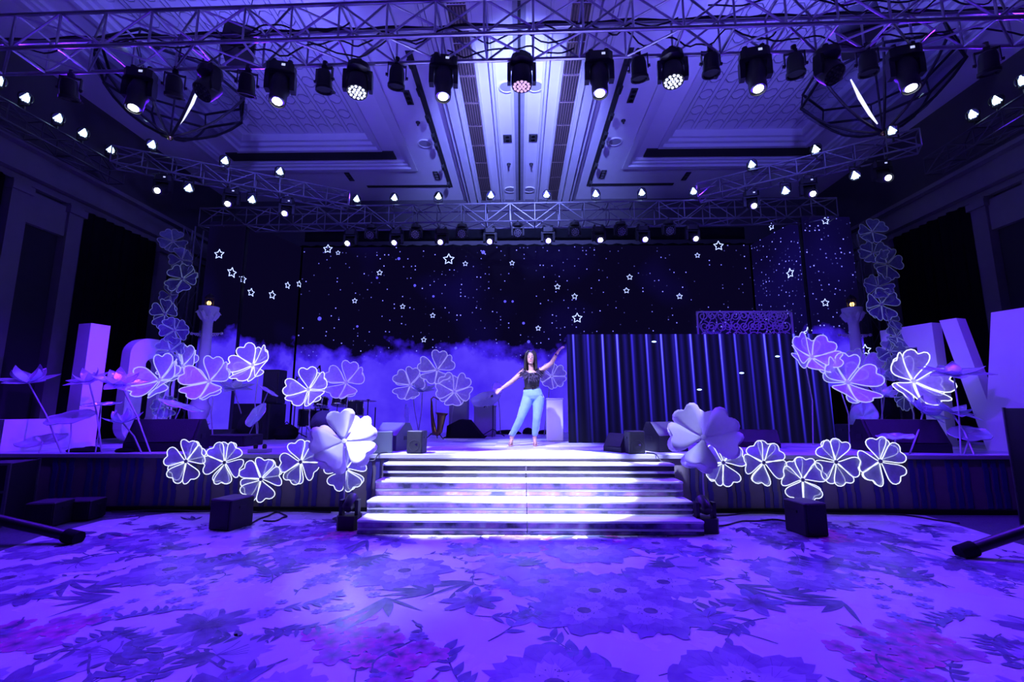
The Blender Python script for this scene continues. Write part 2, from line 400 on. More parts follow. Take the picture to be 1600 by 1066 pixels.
def print_material():
    m, n, k, b = nodes('floor_print_ink'); at = n.new('ShaderNodeAttribute'); at.attribute_name = 'ink'
    tc = n.new('ShaderNodeTexCoord'); nz = n.new('ShaderNodeTexNoise'); nz.inputs['Scale'].default_value = 9; nz.inputs['Detail'].default_value = 4; k.new(tc.outputs['Object'], nz.inputs['Vector'])
    mx = n.new('ShaderNodeMix'); mx.data_type = 'RGBA'; mr = n.new('ShaderNodeMapRange'); k.new(nz.outputs[0], mr.inputs[0])
    mr.inputs[1].default_value = .35; mr.inputs[2].default_value = .7; mr.inputs[3].default_value = 0; mr.inputs[4].default_value = .22
    k.new(mr.outputs[0], mx.inputs[0]); k.new(at.outputs['Color'], mx.inputs[6]); mx.inputs[7].default_value = (.6, .55, .72, 1)
    k.new(mx.outputs[2], b.inputs['Base Color']); b.inputs['Roughness'].default_value = .27; b.inputs['Specular IOR Level'].default_value = .35
    return m
me = bpy.data.meshes.new('floral_print'); me.from_pydata(PV, [], PF)
ca = me.color_attributes.new('ink', 'FLOAT_COLOR', 'POINT'); ca.data.foreach_set('color', [x for c in PC for x in c])
me.update()
fp = obj('floral_print', me, print_material(), df); fp['kind'] = 'stuff'

# ------------------------------------------------------------------ stage
def stage_print():
    m, n, k, b = nodes('stage_vinyl_print'); tc = n.new('ShaderNodeTexCoord')
    br = n.new('ShaderNodeTexBrick'); k.new(tc.outputs['Object'], br.inputs['Vector'])
    br.inputs['Scale'].default_value = 1; br.inputs['Brick Width'].default_value = .46; br.inputs['Row Height'].default_value = .24; br.inputs['Mortar Size'].default_value = .004
    br.inputs['Color1'].default_value = (.8, .8, .84, 1); br.inputs['Color2'].default_value = (.2, .24, .42, 1); br.inputs['Mortar'].default_value = (.5, .5, .6, 1); br.inputs['Bias'].default_value = -.15
    k.new(br.outputs[0], b.inputs['Base Color']); b.inputs['Roughness'].default_value = .3
    return m
SW = 9.3
stage = sroot('floor_stage', 'raised stage with a chequered vinyl top')
part(stage, 'stage_deck', MB().box((0, (SY+BACKY)/2, STZ-.03), (2*SW, BACKY-SY, .06)), stage_print())
part(stage, 'stage_edge_trim', MB().box((0, SY-.012, STZ-.03), (2*SW, .03, .05)), M_PLINTH)
part(stage, 'stage_fascia', MB().box((0, SY+.03, (STZ-.06)/2), (2*SW, .05, STZ-.06)), M_GREYF)
part(stage, 'kick_board', MB().box((0, SY-.03, .03), (2*SW, .05, .06)), M_BLACKM)
xg = -8.6
def ribbon_mb(): 
    mb = MB(); n = 6
    for i in range(n):
        z0, z1 = .07+i*(.68/n), .07+(i+1)*(.68/n); dx = .006*math.sin(i*2.1)
        mb.box((dx, 0, (z0+z1)/2), (.07, .012, z1-z0))
    return mb
while xg < 8.8:
    if not -2.1 < xg+.12 < 2.3:
        for i in range(3): cpart(stage, 'ribbon', 'ribbon', ribbon_mb, M_RIB, M=tr(xg+i*.125, SY-.004, 0))
    xg += .53
# ---- steps
def floral_strip(name, dark):
    m, n, k, b = nodes(name); tc = n.new('ShaderNodeTexCoord'); v = n.new('ShaderNodeTexVoronoi'); v.inputs['Scale'].default_value = 7; nz = n.new('ShaderNodeTexNoise'); nz.inputs['Scale'].default_value = 5; nz.inputs['Detail'].default_value = 5
    k.new(tc.outputs['Object'], v.inputs['Vector']); k.new(tc.outputs['Object'], nz.inputs['Vector'])
    cr = n.new('ShaderNodeValToRGB'); k.new(nz.outputs[0], cr.inputs[0]); e = cr.color_ramp.elements
    e[0].position = .36; e[0].color = (.03, .03, .06, 1); e[1].position = .7; e[1].color = (.55, .48, .65, 1)
    x = cr.color_ramp.elements.new(.48); x.color = (.2, .14, .36, 1); x = cr.color_ramp.elements.new(.6); x.color = (.42, .2, .5, 1)
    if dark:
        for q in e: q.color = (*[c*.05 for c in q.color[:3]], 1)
    k.new(cr.outputs[0], b.inputs['Base Color']); b.inputs['Roughness'].default_value = .4
    return m
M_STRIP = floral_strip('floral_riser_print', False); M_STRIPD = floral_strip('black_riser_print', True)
steps = thing('stage_steps', 'wide white stage steps with floral printed risers and a centre seam', 'steps', (.08, 5.7, 0))
NOS = [(5.70, .172), (6.03, .33), (6.35, .527), (6.66, .718)]
for i, (y, z) in enumerate(NOS):
    z0 = NOS[i-1][1] if i else 0; y1 = NOS[i+1][0] if i < 3 else SY-.035
    for s, (xa, xb) in enumerate(((-2.04, .0), (.006, 2.1))):
        cx, wd = (xa+xb)/2, xb-xa
        part(steps, 'step_box', MB().box((cx, (y+.02+y1)/2-5.7, (z-.03+z0)/2), (wd-.02, y1-y-.02, z-.03-z0)), M_WHITE)
        part(steps, 'tread', MB().bevbox((cx, (y-.015+y1)/2-5.7, z-.014), (wd, y1-y+.013, .028), .004), M_WHITE)
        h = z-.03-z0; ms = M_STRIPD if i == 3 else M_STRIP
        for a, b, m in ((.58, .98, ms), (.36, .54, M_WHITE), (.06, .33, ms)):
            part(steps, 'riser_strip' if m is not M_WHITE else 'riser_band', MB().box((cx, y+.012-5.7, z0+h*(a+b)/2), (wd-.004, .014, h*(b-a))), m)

# ------------------------------------------------------------------ walls
def wall(side):
    s = -1 if side == 'left' else 1
    wr = sroot('wall_'+side, 'dim panelled side wall, '+side)
    part(wr, 'wall_surface', MB().box((s*(WX+.15), 6, 4.5), (.3, 22, 9)), M_WALL)
    part(wr, 'cornice', MB().box((s*(WX-.12), 6, 6.62), (.3, 21, .5)).box((s*(WX-.22), 6, 6.92), (.46, 21, .1)).box((s*(WX-.06), 6, 6.28), (.14, 21, .14)), M_PIL)
    for y in (5.2, 6.15, 8.75, 9.95, 12.6, 13.8):
        part(wr, 'pilaster', MB().box((s*(WX-.1), y, 3.1), (.24, .34, 6.2)).box((s*(WX-.13), y, 6.05), (.3, .42, .16)).box((s*(WX-.13), y, .2), (.3, .42, .4)), M_PIL)
    for y in (5.68, 9.35, 13.2):
        part(wr, 'door_panel', MB().box((s*(WX-.02), y, 2.7), (.06, .8, 5.4)), M_SLOT)
        part(wr, 'lintel', MB().box((s*(WX-.07), y, 5.75), (.18, .9, .7)), M_PIL)
    # gathered black drapes hanging between the pilasters
    for y0, y1 in ((6.4, 8.5), (10.2, 12.4), (2.0, 5.0)):
        n = 36; pts = []
        for i in range(n+1):
            t = i/n; pts.append((s*(WX-.16+.05*math.sin(t*52)+.02*math.sin(t*23)), y0+(y1-y0)*t))
        mb = MB(); b = [(x, y, .02) for x, y in pts]; t_ = [(x, y, 6.2) for x, y in pts]
        mb.add(b+t_, [(i, i+1, n+2+i, n+1+i) for i in range(n)])
        part(wr, 'drape', mb, M_DRAPE, True)
wall('left'); wall('right')
wb = struct('wall_back', MB().box((0, BACKY+.15, 4.5), (2*WX+1, .3, 9)), M_WALL, 'dark wall behind the screens')
struct('wall_rear', MB().box((0, -4.15, 4.5), (2*WX+1, .3, 9)), M_WALL, 'wall behind the camera')
n = 160; pts = [(-WX+.2+(2*WX-.4)*i/n, BACKY-.25+.07*math.sin(i*1.7)) for i in range(n+1)]
mb = MB().add([(x, y, STZ) for x, y in pts]+[(x, y, 7.2) for x, y in pts], [(i, i+1, n+2+i, n+1+i) for i in range(n)])
bd = obj('backdrop_drape', mb.mesh('backdrop_drape', True), M_DRAPE); tag(bd, 'black pleated drape hung across the whole back wall behind the screens', 'drape')

# ------------------------------------------------------------------ ceiling
ceil = sroot('ceiling', 'white plaster ceiling with a centre beam and two patterned coffers')
def cbox(name, x0, x1, y0, y1, z0, z1, m): return part(ceil, name, MB().box(((x0+x1)/2, (y0+y1)/2, (z0+z1)/2), (x1-x0, y1-y0, z1-z0)), m)
CO0, CO1, COY0, COY1 = 3.3, 9.3, 3.2, 13.4
cbox('ceiling_panel', -CO0, CO0, -4, BACKY, CZ, CZ+.1, M_CEIL)
for s in (-1, 1):
    a, b = sorted((s*CO0, s*CO1)); cbox('ceiling_panel', a, b, COY1, BACKY, CZ, CZ+.1, M_CEIL); cbox('ceiling_panel', a, b, -4, COY0, CZ, CZ+.1, M_CEIL)
    a, b = sorted((s*CO1, s*(WX+.3))); cbox('ceiling_panel', a, b, -4, BACKY, CZ, CZ+.1, M_CEIL)
    # coffer: stepped mouldings rising to a recessed panel
    def ring(ins, wd, z0, z1, m, name='coffer_moulding'):
        x0, x1, y0, y1 = CO0+ins, CO1-ins, COY0+ins, COY1-ins
        for (ax, bx, ay, by) in ((x0, x0+wd, y0, y1), (x1-wd, x1, y0, y1), (x0+wd, x1-wd, y0, y0+wd), (x0+wd, x1-wd, y1-wd, y1)):
            p, q = sorted((s*ax, s*bx)); cbox(name, p, q, ay, by, z0, z1, m)
    ring(-.06, .14, CZ-.05, CZ+.2, M_MOULD); ring(.08, .1, CZ+.02, CZ+.3, M_MOULD); ring(.18, .08, CZ+.08, CZ+.4, M_MOULD); ring(.26, .55, CZ+.16, CZ+.45, M_CEIL, 'coffer_tray')
    ring(.81, .1, CZ+.1, CZ+.5, M_MOULD); ring(.91, .12, CZ+.2, CZ+.6, M_MOULD); ring(1.03, .1, CZ+.3, CZ+.7, M_MOULD)
    a, b = sorted((s*(CO0+1.13), s*(CO1-1.13))); cbox('coffer_panel', a, b, COY0+1.13, COY1-1.13, CZ+.5, CZ+.6, M_CEIL)
    # dark strip along the far side of the tray
    a, b = sorted((s*(CO0+.5), s*(CO1-.4))); cbox('dark_strip', a, b, COY1-.76, COY1-.34, CZ+.12, CZ+.17, M_SLOT)
    # silver lattice on the recessed panel
    lat = MB(); z = CZ+.492; x = CO0+1.3
    def bar(xa, ya, xb, yb):
        l = math.hypot(xb-xa, yb-ya); rot = Matrix.Rotation(math.atan2(yb-ya, xb-xa), 3, 'Z'); lat.box(((xa+xb)/2*s, (ya+yb)/2, z), (l, .014, .016), Matrix.Rotation(math.atan2(yb-ya, s*(xb-xa)), 3, 'Z'))
    while x < CO1-1.3:
        for off in (-.05, .05): bar(x+off, COY0+1.2, x+off, COY1-1.2)
        y = COY0+1.4
        while y < COY1-1.5:
            bar(x+.05, y, x+.16, y+.12); bar(x+.16, y+.12, x+.26, y+.12); bar(x+.26, y+.12, x+.36, y); bar(x+.05, y+.5, x+.16, y+.38); bar(x+.16, y+.38, x+.26, y+.38); bar(x+.26, y+.38, x+.36, y+.5)
            y += .62
        x += .41
    lo = part(ceil, 'lattice', lat, M_ALU); lo['kind'] = 'stuff'
    # centre beam mouldings, air grille, light track
    for xa, xb, za in ((.14, .2, -.05), (.52, .58, -.06), (.6, .66, -.1), (.92, .98, -.05), (1.4, 1.5, -.12), (1.55, 1.75, -.2), (1.78, 1.86, -.14), (1.9, 1.96, -.06)):
        p, q = sorted((s*xa, s*xb)); cbox('beam_moulding', p, q, -4, BACKY, CZ+za, CZ+.02, M_MOULD)
    y = 2.0
    while y < BACKY-.3:
        p, q = sorted((s*1.0, s*1.36)); cbox('air_grille', p, q, y, y+.86, CZ-.03, CZ+.01, M_GRILLE)
        if y > 4:
            sl = MB()
            for i in range(6): sl.box((s*(1.03+i*.06), y+.43, CZ-.036), (.018, .84, .02))
            part(ceil, 'grille_louvre', sl, M_SLOT)
        y += .92
    p, q = sorted((s*2.28, s*2.42)); cbox('track_slot', p, q, 8.6, 14.6, CZ-.015, CZ+.01, M_SLOT)
    p, q = sorted((s*2.42, s*5.2)); cbox('track_slot', p, q, 14.46, 14.6, CZ-.015, CZ+.01, M_SLOT)
cbox('beam_seam', -.13, .13, -4, BACKY, CZ-.02, CZ+.01, mat('seam_grey', (.3, .3, .33), .6))
cbox('beam_seam_line', -.03, .03, -4, BACKY, CZ-.035, CZ, M_SLOT)
# things fixed to the ceiling
def ceil_at(px, py, z=CZ): return at_z(px, py, z)
for i, (px, py) in enumerate(((792, 135), (836, 134), (664, 224), (961, 221), (797, 296), (827, 296))):
    p = ceil_at(px, py); q = thing('ceiling_speaker', ['round white ceiling speaker left of the centre seam, nearest', 'round white ceiling speaker right of the centre seam, nearest', 'round ceiling speaker beside the left light track', 'round ceiling speaker beside the right light track', 'far round ceiling speaker left of the centre seam', 'far round ceiling speaker right of the centre seam'][i], 'ceiling speaker', (p.x, p.y, CZ), group='round ceiling speakers')
    part(q, 'rim', MB().lathe([(.2, 0), (.2, -.025), (.17, -.03), (.17, -.01)], 24), M_MOULD, True)
    part(q, 'grille', MB().lathe([(0, -.02), (.17, -.015)], 24), M_PLINTH, True)
for i, (px, py) in enumerate(((638, 152), (988, 149), (793, 216), (833, 215), (682, 274), (942, 272), (546, 276), (1072, 275))):
    p = ceil_at(px, py); n_ = 3 if i < 2 or i > 3 else 2
    q = thing('recessed_downlight', ['triple black downlight by the left grille, near', 'triple black downlight by the right grille, near', 'double black downlight left of the seam', 'double black downlight right of the seam', 'triple black downlight inside the left track corner', 'triple black downlight inside the right track corner', 'dark downlight on the far left ceiling strip', 'dark downlight on the far right ceiling strip'][i], 'downlight', (p.x, p.y, CZ), group='black ceiling downlights')
    part(q, 'housing', MB().box((0, 0, -.012), (.16 if n_ == 3 else .24, .17*n_, .024)), M_SLOT)
    for j in range(n_): part(q, 'lamp', MB().lathe([(.055, -.024), (.055, -.03), (0, -.03)], 12, tr(0, (j-(n_-1)/2)*.165, 0)), M_SILVER)
for i, (px, py) in enumerate(((653, 191), (974, 188), (795, 256), (830, 256))):
    p = ceil_at(px, py); q = thing('smoke_detector', ['left', 'right', 'left centre', 'right centre'][i]+(' small dark ceiling sensor beside the light track' if i < 2 else ' small dark ceiling sensor near the seam'), 'sensor', (p.x, p.y, CZ), group='ceiling sensors')
    part(q, 'base', MB().lathe([(.06, 0), (.06, -.02), (.03, -.05), (.02, -.1), (0, -.1)], 12), M_SLOT, True)
for s in (-1, 1):
    for i, y in enumerate((8.8, 9.7, 10.7, 11.5, 11.95, 13.1, 14.2)):
        q = thing('track_spotlight', f'small black spotlight on the {"left" if s < 0 else "right"} ceiling track, {ORD[i]} from the front', 'track light', (s*2.35, y, CZ-.02), group='ceiling track spotlights')
        cpart(q, 'stem', 'tsstem', lambda: MB().cyl((0, 0, 0), (0, 0, -.1), .015), M_SLOT)
        cpart(q, 'can', 'tscan', lambda: MB().cyl((0, .1, -.13), (0, -.14, -.15), .05, n=12), M_BLACK, True)
# ------------------------------------------------------------------ LED screens
def screen_material(name, dens, seed, cloud=1.0, topglow=0):
    m, n, k, b = nodes(name); out = n['Material Output']
    b.inputs['Base Color'].default_value = (.002, .002, .003, 1); b.inputs['Roughness'].default_value = .8; b.inputs['Specular IOR Level'].default_value = .02
    tc = n.new('ShaderNodeTexCoord'); sp = n.new('ShaderNodeSeparateXYZ'); k.new(tc.outputs['Object'], sp.inputs[0])
    mp = n.new('ShaderNodeMapping'); mp.inputs['Location'].default_value = (seed, 0, 0); k.new(tc.outputs['Object'], mp.inputs[0])
    def math_(op, a, c, clamp=False):
        x = n.new('ShaderNodeMath'); x.operation = op; x.use_clamp = clamp
        for i, q in enumerate((a, c)):
            if isinstance(q, (int, float)): x.inputs[i].default_value = q
            else: k.new(q, x.inputs[i])
        return x.outputs[0]
    def noise_(sc, det, rough=.5):
        x = n.new('ShaderNodeTexNoise'); x.inputs['Scale'].default_value = sc; x.inputs['Detail'].default_value = det; x.inputs['Roughness'].default_value = rough; k.new(mp.outputs[0], x.inputs['Vector']); return x.outputs[0]
    big = noise_(.55, 2); fine = noise_(1.5, 6, .55); inner = noise_(.9, 4)
    hgt = math_('ADD', math_('MULTIPLY', big, 1.7), math_('MULTIPLY', fine, 1.5))
    lvl = math_('SUBTRACT', math_('ADD', hgt, .95*cloud), sp.outputs[2])     # object z = height above the stage
    cl = math_('MULTIPLY', lvl, 2.2, True)
    cl2 = math_('MULTIPLY', cl, math_('ADD', math_('MULTIPLY', inner, 1.1), .32))
    ramp = n.new('ShaderNodeValToRGB'); k.new(cl2, ramp.inputs[0]); e = ramp.color_ramp.elements
    e[0].position = 0; e[0].color = (.0022, .0012, .014, 1); e[1].position = 1; e[1].color = (.1, .05, 1, 1)
    x = e.new(.3); x.color = (.024, .008, .4, 1); x = e.new(.65); x.color = (.05, .017, .86, 1)
    s2 = n.new('ShaderNodeSeparateXYZ'); k.new(mp.outputs[0], s2.inputs[0]); c2 = n.new('ShaderNodeCombineXYZ'); k.new(s2.outputs[0], c2.inputs[0]); k.new(s2.outputs[2], c2.inputs[1])
    vo = n.new('ShaderNodeTexVoronoi'); vo.voronoi_dimensions = '2D'; vo.inputs['Scale'].default_value = 8.5; k.new(c2.outputs[0], vo.inputs['Vector'])
    st = n.new('ShaderNodeMapRange'); k.new(vo.outputs['Distance'], st.inputs[0]); st.inputs[1].default_value = .17; st.inputs[2].default_value = .05; st.inputs[3].default_value = 0; st.inputs[4].default_value = 1
    sc = n.new('ShaderNodeSeparateColor'); k.new(vo.outputs['Color'], sc.inputs[0])
    mask = noise_(.42, 1); dn = math_('GREATER_THAN', math_('ADD', sc.outputs[0], math_('MULTIPLY', mask, .55)), 1.42-dens)
    stars = math_('MULTIPLY', math_('MULTIPLY', st.outputs[0], dn), math_('POWER', sc.outputs[1], 3.2))
    stars = math_('MULTIPLY', stars, math_('SUBTRACT', 1, cl, True))
    ad = n.new('ShaderNodeMix'); ad.data_type = 'RGBA'; ad.blend_type = 'ADD'; ad.inputs[0].default_value = 1
    k.new(ramp.outputs[0], ad.inputs[6])
    sm = n.new('ShaderNodeMix'); sm.data_type = 'RGBA'; k.new(stars, sm.inputs[0]); sm.inputs[6].default_value = (0, 0, 0, 1); sm.inputs[7].default_value = (.7, .7, 4, 1)
    k.new(sm.outputs[2], ad.inputs[7])
    # faint nebula glow shown on the screen where the stars are dense
    nb = math_('MULTIPLY', math_('SUBTRACT', math_('ADD', mask, dens*.4), .62, True), .5); 
    nm = n.new('ShaderNodeMix'); nm.data_type = 'RGBA'; nm.blend_type = 'ADD'; nm.inputs[0].default_value = 1; k.new(ad.outputs[2], nm.inputs[6])
    nc = n.new('ShaderNodeMix'); nc.data_type = 'RGBA'; k.new(nb, nc.inputs[0]); nc.inputs[6].default_value = (0, 0, 0, 1); nc.inputs[7].default_value = (.015, .008, .32, 1); k.new(nc.outputs[2], nm.inputs[7])
    k.new(nm.outputs[2], b.inputs['Emission Color']); b.inputs['Emission Strength'].default_value = 1.0
    return m
SCT = at_y(800, 378, LEDY).z       # top edge of the picture
def led_wall(name, label, A, B, z0, z1, m, cols):
    """a flat wall of LED modules standing on plan line A-B"""
    A = Vector((*A, 0)); B = Vector((*B, 0)); L = (B-A).length; a = math.atan2(B.y-A.y, B.x-A.x)
    t = thing(name, label, 'screen', (A.x, A.y, STZ), Matrix.Rotation(a, 3, 'Z'), 'LED backdrop screens')
    part(t, 'screen_face', MB().box((L/2, .05, (z0+z1)/2-STZ), (L-.04, .06, z1-z0)), m)
    part(t, 'support_frame', MB().box((L/2, .14, (z0+z1)/2-STZ), (L, .1, z1-z0+.04)), M_BLACK)
    return t, a, A
B0 = at_y(458, 600, LEDY); B1 = at_y(1193, 600, LEDY)
LA = at_z(357, 690, STZ); 
def plan(px, Y): p = at_y(px, 640, Y); return (p.x, p.y)
YA = 11.2; ZT = 6.35
S_C = led_wall('led_screen', 'wide centre LED screen showing stars above blue clouds', plan(455, LEDY), plan(1192, LEDY), STZ, ZT, screen_material('screen_centre', .32, 3), 8)
S_BL = led_wall('led_screen', 'angled LED screen left of the centre screen with squeezed stars', plan(357, YA), plan(455, LEDY), STZ, ZT, screen_material('screen_left_wing', .1, 30.5), 3)
S_AL = led_wall('led_screen', 'outer left LED screen behind the left lamp column', plan(296, YA), plan(357, YA-.03), STZ, ZT, screen_material('screen_left_outer', .08, 61.3), 2)
S_BR = led_wall('led_screen', 'angled LED screen right of the centre screen above the filigree panel', plan(1192, LEDY), plan(1283, YA), STZ, ZT, screen_material('screen_right_wing', .62, 95.1), 3)
S_AR = led_wall('led_screen', 'outer right LED screen behind the right lamp column', plan(1283, YA-.03), plan(1364, YA), 2.02, ZT, screen_material('screen_right_outer', .62, 123.9, 1.3), 2)
part(S_C[0], 'top_border', MB().box((.1, LEDY-.12, (SCT+ZT+.5)/2), (13.2, .04, ZT+.5-SCT)).xf(inv(S_C[0])), M_DRAPE, label='black masking cloth above the picture')
E_STAR = emat('screen_star_line', (.42, .5, 1), 2.2)
def star(scr, px, py, r):
    t, a, A = scr
    d = ray(px, py); n_ = Vector((-math.sin(a), math.cos(a), 0)); q = (A-CP).dot(n_)/d.dot(n_); p = CP+d*q
    l = inv(t) @ p; P = []
    for i in range(10):
        th = math.pi/2+i*math.pi/5; rr = r if i % 2 == 0 else r*.5; P.append((l.x+rr*math.cos(th), .012, l.z+rr*math.sin(th)))
    part(t, 'star', MB().tube(P, r*.09, 4, closed=True, up=(0, 1, 0)), E_STAR)
for px, py, r in ((512, 389, .14), (528, 395, .07), (593, 426, .09), (554, 470, .08), (629, 479, .08), (676, 493, .08), (662, 531, .08), (701, 405, .17), (727, 412, .08), (800, 411, .08), (841, 513, .08), (871, 448, .09), (898, 463, .09), (902, 497, .15), (984, 433, .09), (979, 454, .09), (1062, 463, .09), (1123, 384, .15), (1090, 399, .08)): star(S_C, px, py, r)
for px, py, r in ((363, 426, .13), (380, 436, .11), (393, 457, .11), (426, 461, .12), (450, 446, .1), (468, 444, .1)): star(S_BL, px, py, r)
star(S_AL, 342, 397, .13)
for px, py, r in ((1205, 354, .1), (1234, 427, .13), (1262, 520, .14)): star(S_BR, px, py, r)
for px, py, r in ((1290, 345, .1), (1290, 473, .1), (1353, 547, .14)): star(S_AR, px, py, r)
def orb(px, py, r, m=E_STAR):
    t, a, A = S_C; p = at_y(px, py, LEDY); l = inv(t) @ p
    part(t, 'glow_dot', MB().lathe([(r, 0), (0, .001)], 10, tr(l.x, .015, l.z) @ rx(R(90))), m)
E_ORB = emat('screen_orb', (.12, .1, 1), 1)
for px, py, r in ((755, 394, .055), (623, 404, .045), (589, 434, .035), (648, 446, .04), (499, 498, .06), (558, 510, .035), (789, 471, .04), (801, 471, .035), (818, 505, .04), (712, 544, .04), (826, 534, .045), (677, 463, .035)): orb(px, py, r, E_ORB)

# ---- low LED wall with falling beams
def beam_material():
    m, n, k, b = nodes('beam_screen'); b.inputs['Base Color'].default_value = (.003, .003, .005, 1); b.inputs['Roughness'].default_value = .7; b.inputs['Specular IOR Level'].default_value = .05
    tc = n.new('ShaderNodeTexCoord'); sp = n.new('ShaderNodeSeparateXYZ'); k.new(tc.outputs['Object'], sp.inputs[0])
    def mth(op, a, c, clamp=False):
        x = n.new('ShaderNodeMath'); x.operation = op; x.use_clamp = clamp
        for i, q in enumerate((a, c)):
            if isinstance(q, (int, float)): x.inputs[i].default_value = q
            else: k.new(q, x.inputs[i])
        return x.outputs[0]
    def layer(N, w, off, p):
        u = mth('ADD', mth('MULTIPLY', mth('SUBTRACT', sp.outputs[0], mth('MULTIPLY', mth('SUBTRACT', 2.2, sp.outputs[2]), .022)), N), off)
        fr = mth('FRACT', u, 0); idn = mth('FLOOR', u, 0)
        wn = n.new('ShaderNodeTexWhiteNoise'); wn.noise_dimensions = '1D'; k.new(idn, wn.inputs['W'])
        d = mth('ABSOLUTE', mth('SUBTRACT', fr, .5), 0)
        pk = mth('POWER', mth('SUBTRACT', 1, mth('DIVIDE', d, w), True), 1.4)
        return mth('MULTIPLY', pk, mth('POWER', mth('ADD', mth('MULTIPLY', wn.outputs['Value'], .75), .25), p))
    fade = mth('ADD', mth('MULTIPLY', sp.outputs[2], .48), .2, False)
    v = mth('MULTIPLY', mth('ADD', layer(3.35, .12, .1, .8), mth('MULTIPLY', layer(6.1, .42, .35, 1), .12)), fade)
    cr = n.new('ShaderNodeValToRGB'); k.new(v, cr.inputs[0]); e = cr.color_ramp.elements
    e[0].color = (.0014, .0012, .009, 1); e[1].color = (.1, .1, .9, 1); x = e.new(.4); x.color = (.02, .012, .36, 1)
    k.new(cr.outputs[0], b.inputs['Emission Color']); b.inputs['Emission Strength'].default_value = 2.2
    return m
BY = 9.05
b0 = at_z(889, 692, STZ); b1 = at_y(1302, 692, b0.y+.05); bt = at_y(889, 523, b0.y).z-STZ
BW = b1.x-b0.x
bw = thing('led_beam_wall', 'low black LED wall on stage showing falling blue light beams', 'screen', (b0.x, b0.y, STZ))
part(bw, 'screen_face', MB().box((BW/2, 0, bt/2), (BW, .05, bt)), beam_material())
part(bw, 'rear_frame', MB().box((BW/2, .07, bt/2), (BW, .08, bt)), M_BLACK)
for x in (.6, BW/2, BW-.6): part(bw, 'rear_strut', MB().cyl((x, .1, bt*.75), (x, .95, .03), .025).cyl((x, .1, .03), (x, .95, .03), .025), M_DIMALU)
E_SPARK = emat('screen_spark', (.4, .6, 1), 3)
for px, py in ((1093, 609), (1159, 583), (1022, 534), (1215, 557)):
    p = inv(bw) @ at_y(px, py, b0.y-.03); part(bw, 'spark', MB().ell((p.x, -.027, p.z), (.05, .002, .018), 10, 4), E_SPARK)
pb = thing('white_plinth', 'white box plinth at the left end of the beam wall', 'plinth', (b0.x-.24, b0.y+.55, STZ))
part(pb, 'body', MB().bevbox((0, 0, .43), (.34, .34, .86), .01), M_WHITE); part(pb, 'cap', MB().bevbox((0, 0, .875), (.36, .36, .03), .005), M_WHITE)
# ---- filigree panel behind the beam wall
fy = b0.y+.45; f0 = at_y(1091, 524, fy); f1 = at_y(1236, 487, fy); FW = f1.x-f0.x; FH = f1.z-STZ; fz0 = f0.z-STZ-.15
fg = thing('filigree_panel', 'white cut-out filigree panel showing above the beam wall', 'panel', (f0.x, fy, STZ))
M_FIL = mat('filigree_white', (.5, .5, .55), .5, 0, .05)
for a, b in (((0, 0, 0), (0, 0, FH)), ((FW, 0, 0), (FW, 0, FH)), ((0, 0, FH), (FW, 0, FH)), ((0, 0, fz0), (FW, 0, fz0))):
    a, b = Vector(a), Vector(b); d = b-a
    part(fg, 'frame_bar', MB().box((a+b)/2, (abs(d.x)+.03, .03, abs(d.z)+.03)), M_FIL)
g = random.Random(5)
def scroll(cx, cz, r, a0, s, turns=1.6):
    n_ = 26; P = []
    for i in range(n_):
        t = i/(n_-1); rr = r*(1-.85*t); th = a0+s*turns*6.28*t; P.append((cx+rr*math.cos(th), 0, cz+rr*math.sin(th)))
    return MB().tube(P, .013, 5, up=(0, 1, 0))
xx = .14; zc_ = (fz0+FH)/2
while xx < FW-.08:
    for row in range(3):
        r = g.uniform(.09, .125); part(fg, 'scroll', scroll(xx+g.uniform(-.02, .02), fz0+.12+row*(FH-fz0-.2)/2.05, r, g.random()*6.28, g.choice((-1, 1))), M_FIL)
    xx += .17 if xx < FW*.55 else .12
for i in range(14):
    x = .1+i*(FW-.15)/14; part(fg, 'tendril', MB().tube([(x+.06*math.sin(j*1.1+i), 0, fz0+(FH-fz0)*j/8) for j in range(9)], .011, 5, up=(0, 1, 0)), M_FIL)

# ------------------------------------------------------------------ trusses
def truss(label, A, B, h, dpt, bay=.5, m=M_ALU, rad=.025, side=1, name='lighting_truss', web=('f', 'b', 'u', 'l')):
    """box truss: A-B is the lower front chord, h its height, dpt its depth"""
    A, B = Vector(A), Vector(B); d = (B-A); L = d.length; x = d.normalized(); up = Vector((0, 0, 1)); y = up.cross(x)*side; z = x.cross(y)*side
    rot = Matrix((x, y, up)).transposed()
    t = thing(name, label, 'truss', A, rot)
    for yy in (0, dpt):
        for zz in (0, h): cpart(t, 'chord', ('ch', round(L, 3), rad), lambda: MB().cyl((0, 0, 0), (L, 0, 0), rad, n=8), m, True, tr(0, yy, zz))
    n_ = max(1, round(L/bay)); bl = L/n_
    for i in range(n_+1):
        for key, M in (('f', tr(i*bl, 0, 0)), ('b', tr(i*bl, dpt, 0))):
            cpart(t, 'post', ('po', h, rad), lambda: MB().cyl((0, 0, 0), (0, 0, h), rad*.62, n=6), m, True, M)
        for zz in (0, h): cpart(t, 'cross_bar', ('cb', dpt, rad), lambda: MB().cyl((0, 0, 0), (0, dpt, 0), rad*.62, n=6), m, True, tr(i*bl, 0, zz))
    for i in range(n_):
        f = i % 2
        for yy in (0, dpt): cpart(t, 'diagonal', ('di', h, bl, f, rad), lambda: MB().cyl((0, 0, h*f), (bl, 0, h*(1-f)), rad*.6, n=6), m, True, tr(i*bl, yy, 0))
        for zz in (0, h): cpart(t, 'lacing', ('la', dpt, bl, f, rad), lambda: MB().cyl((0, dpt*f, 0), (bl, dpt*(1-f), 0), rad*.6, n=6), m, True, tr(i*bl, 0, zz))
    return t
TZ = 6.2
PL = at_z(-60, 118.2, TZ); PR = at_z(1660, 69, TZ)       # rear lower chord of the front truss
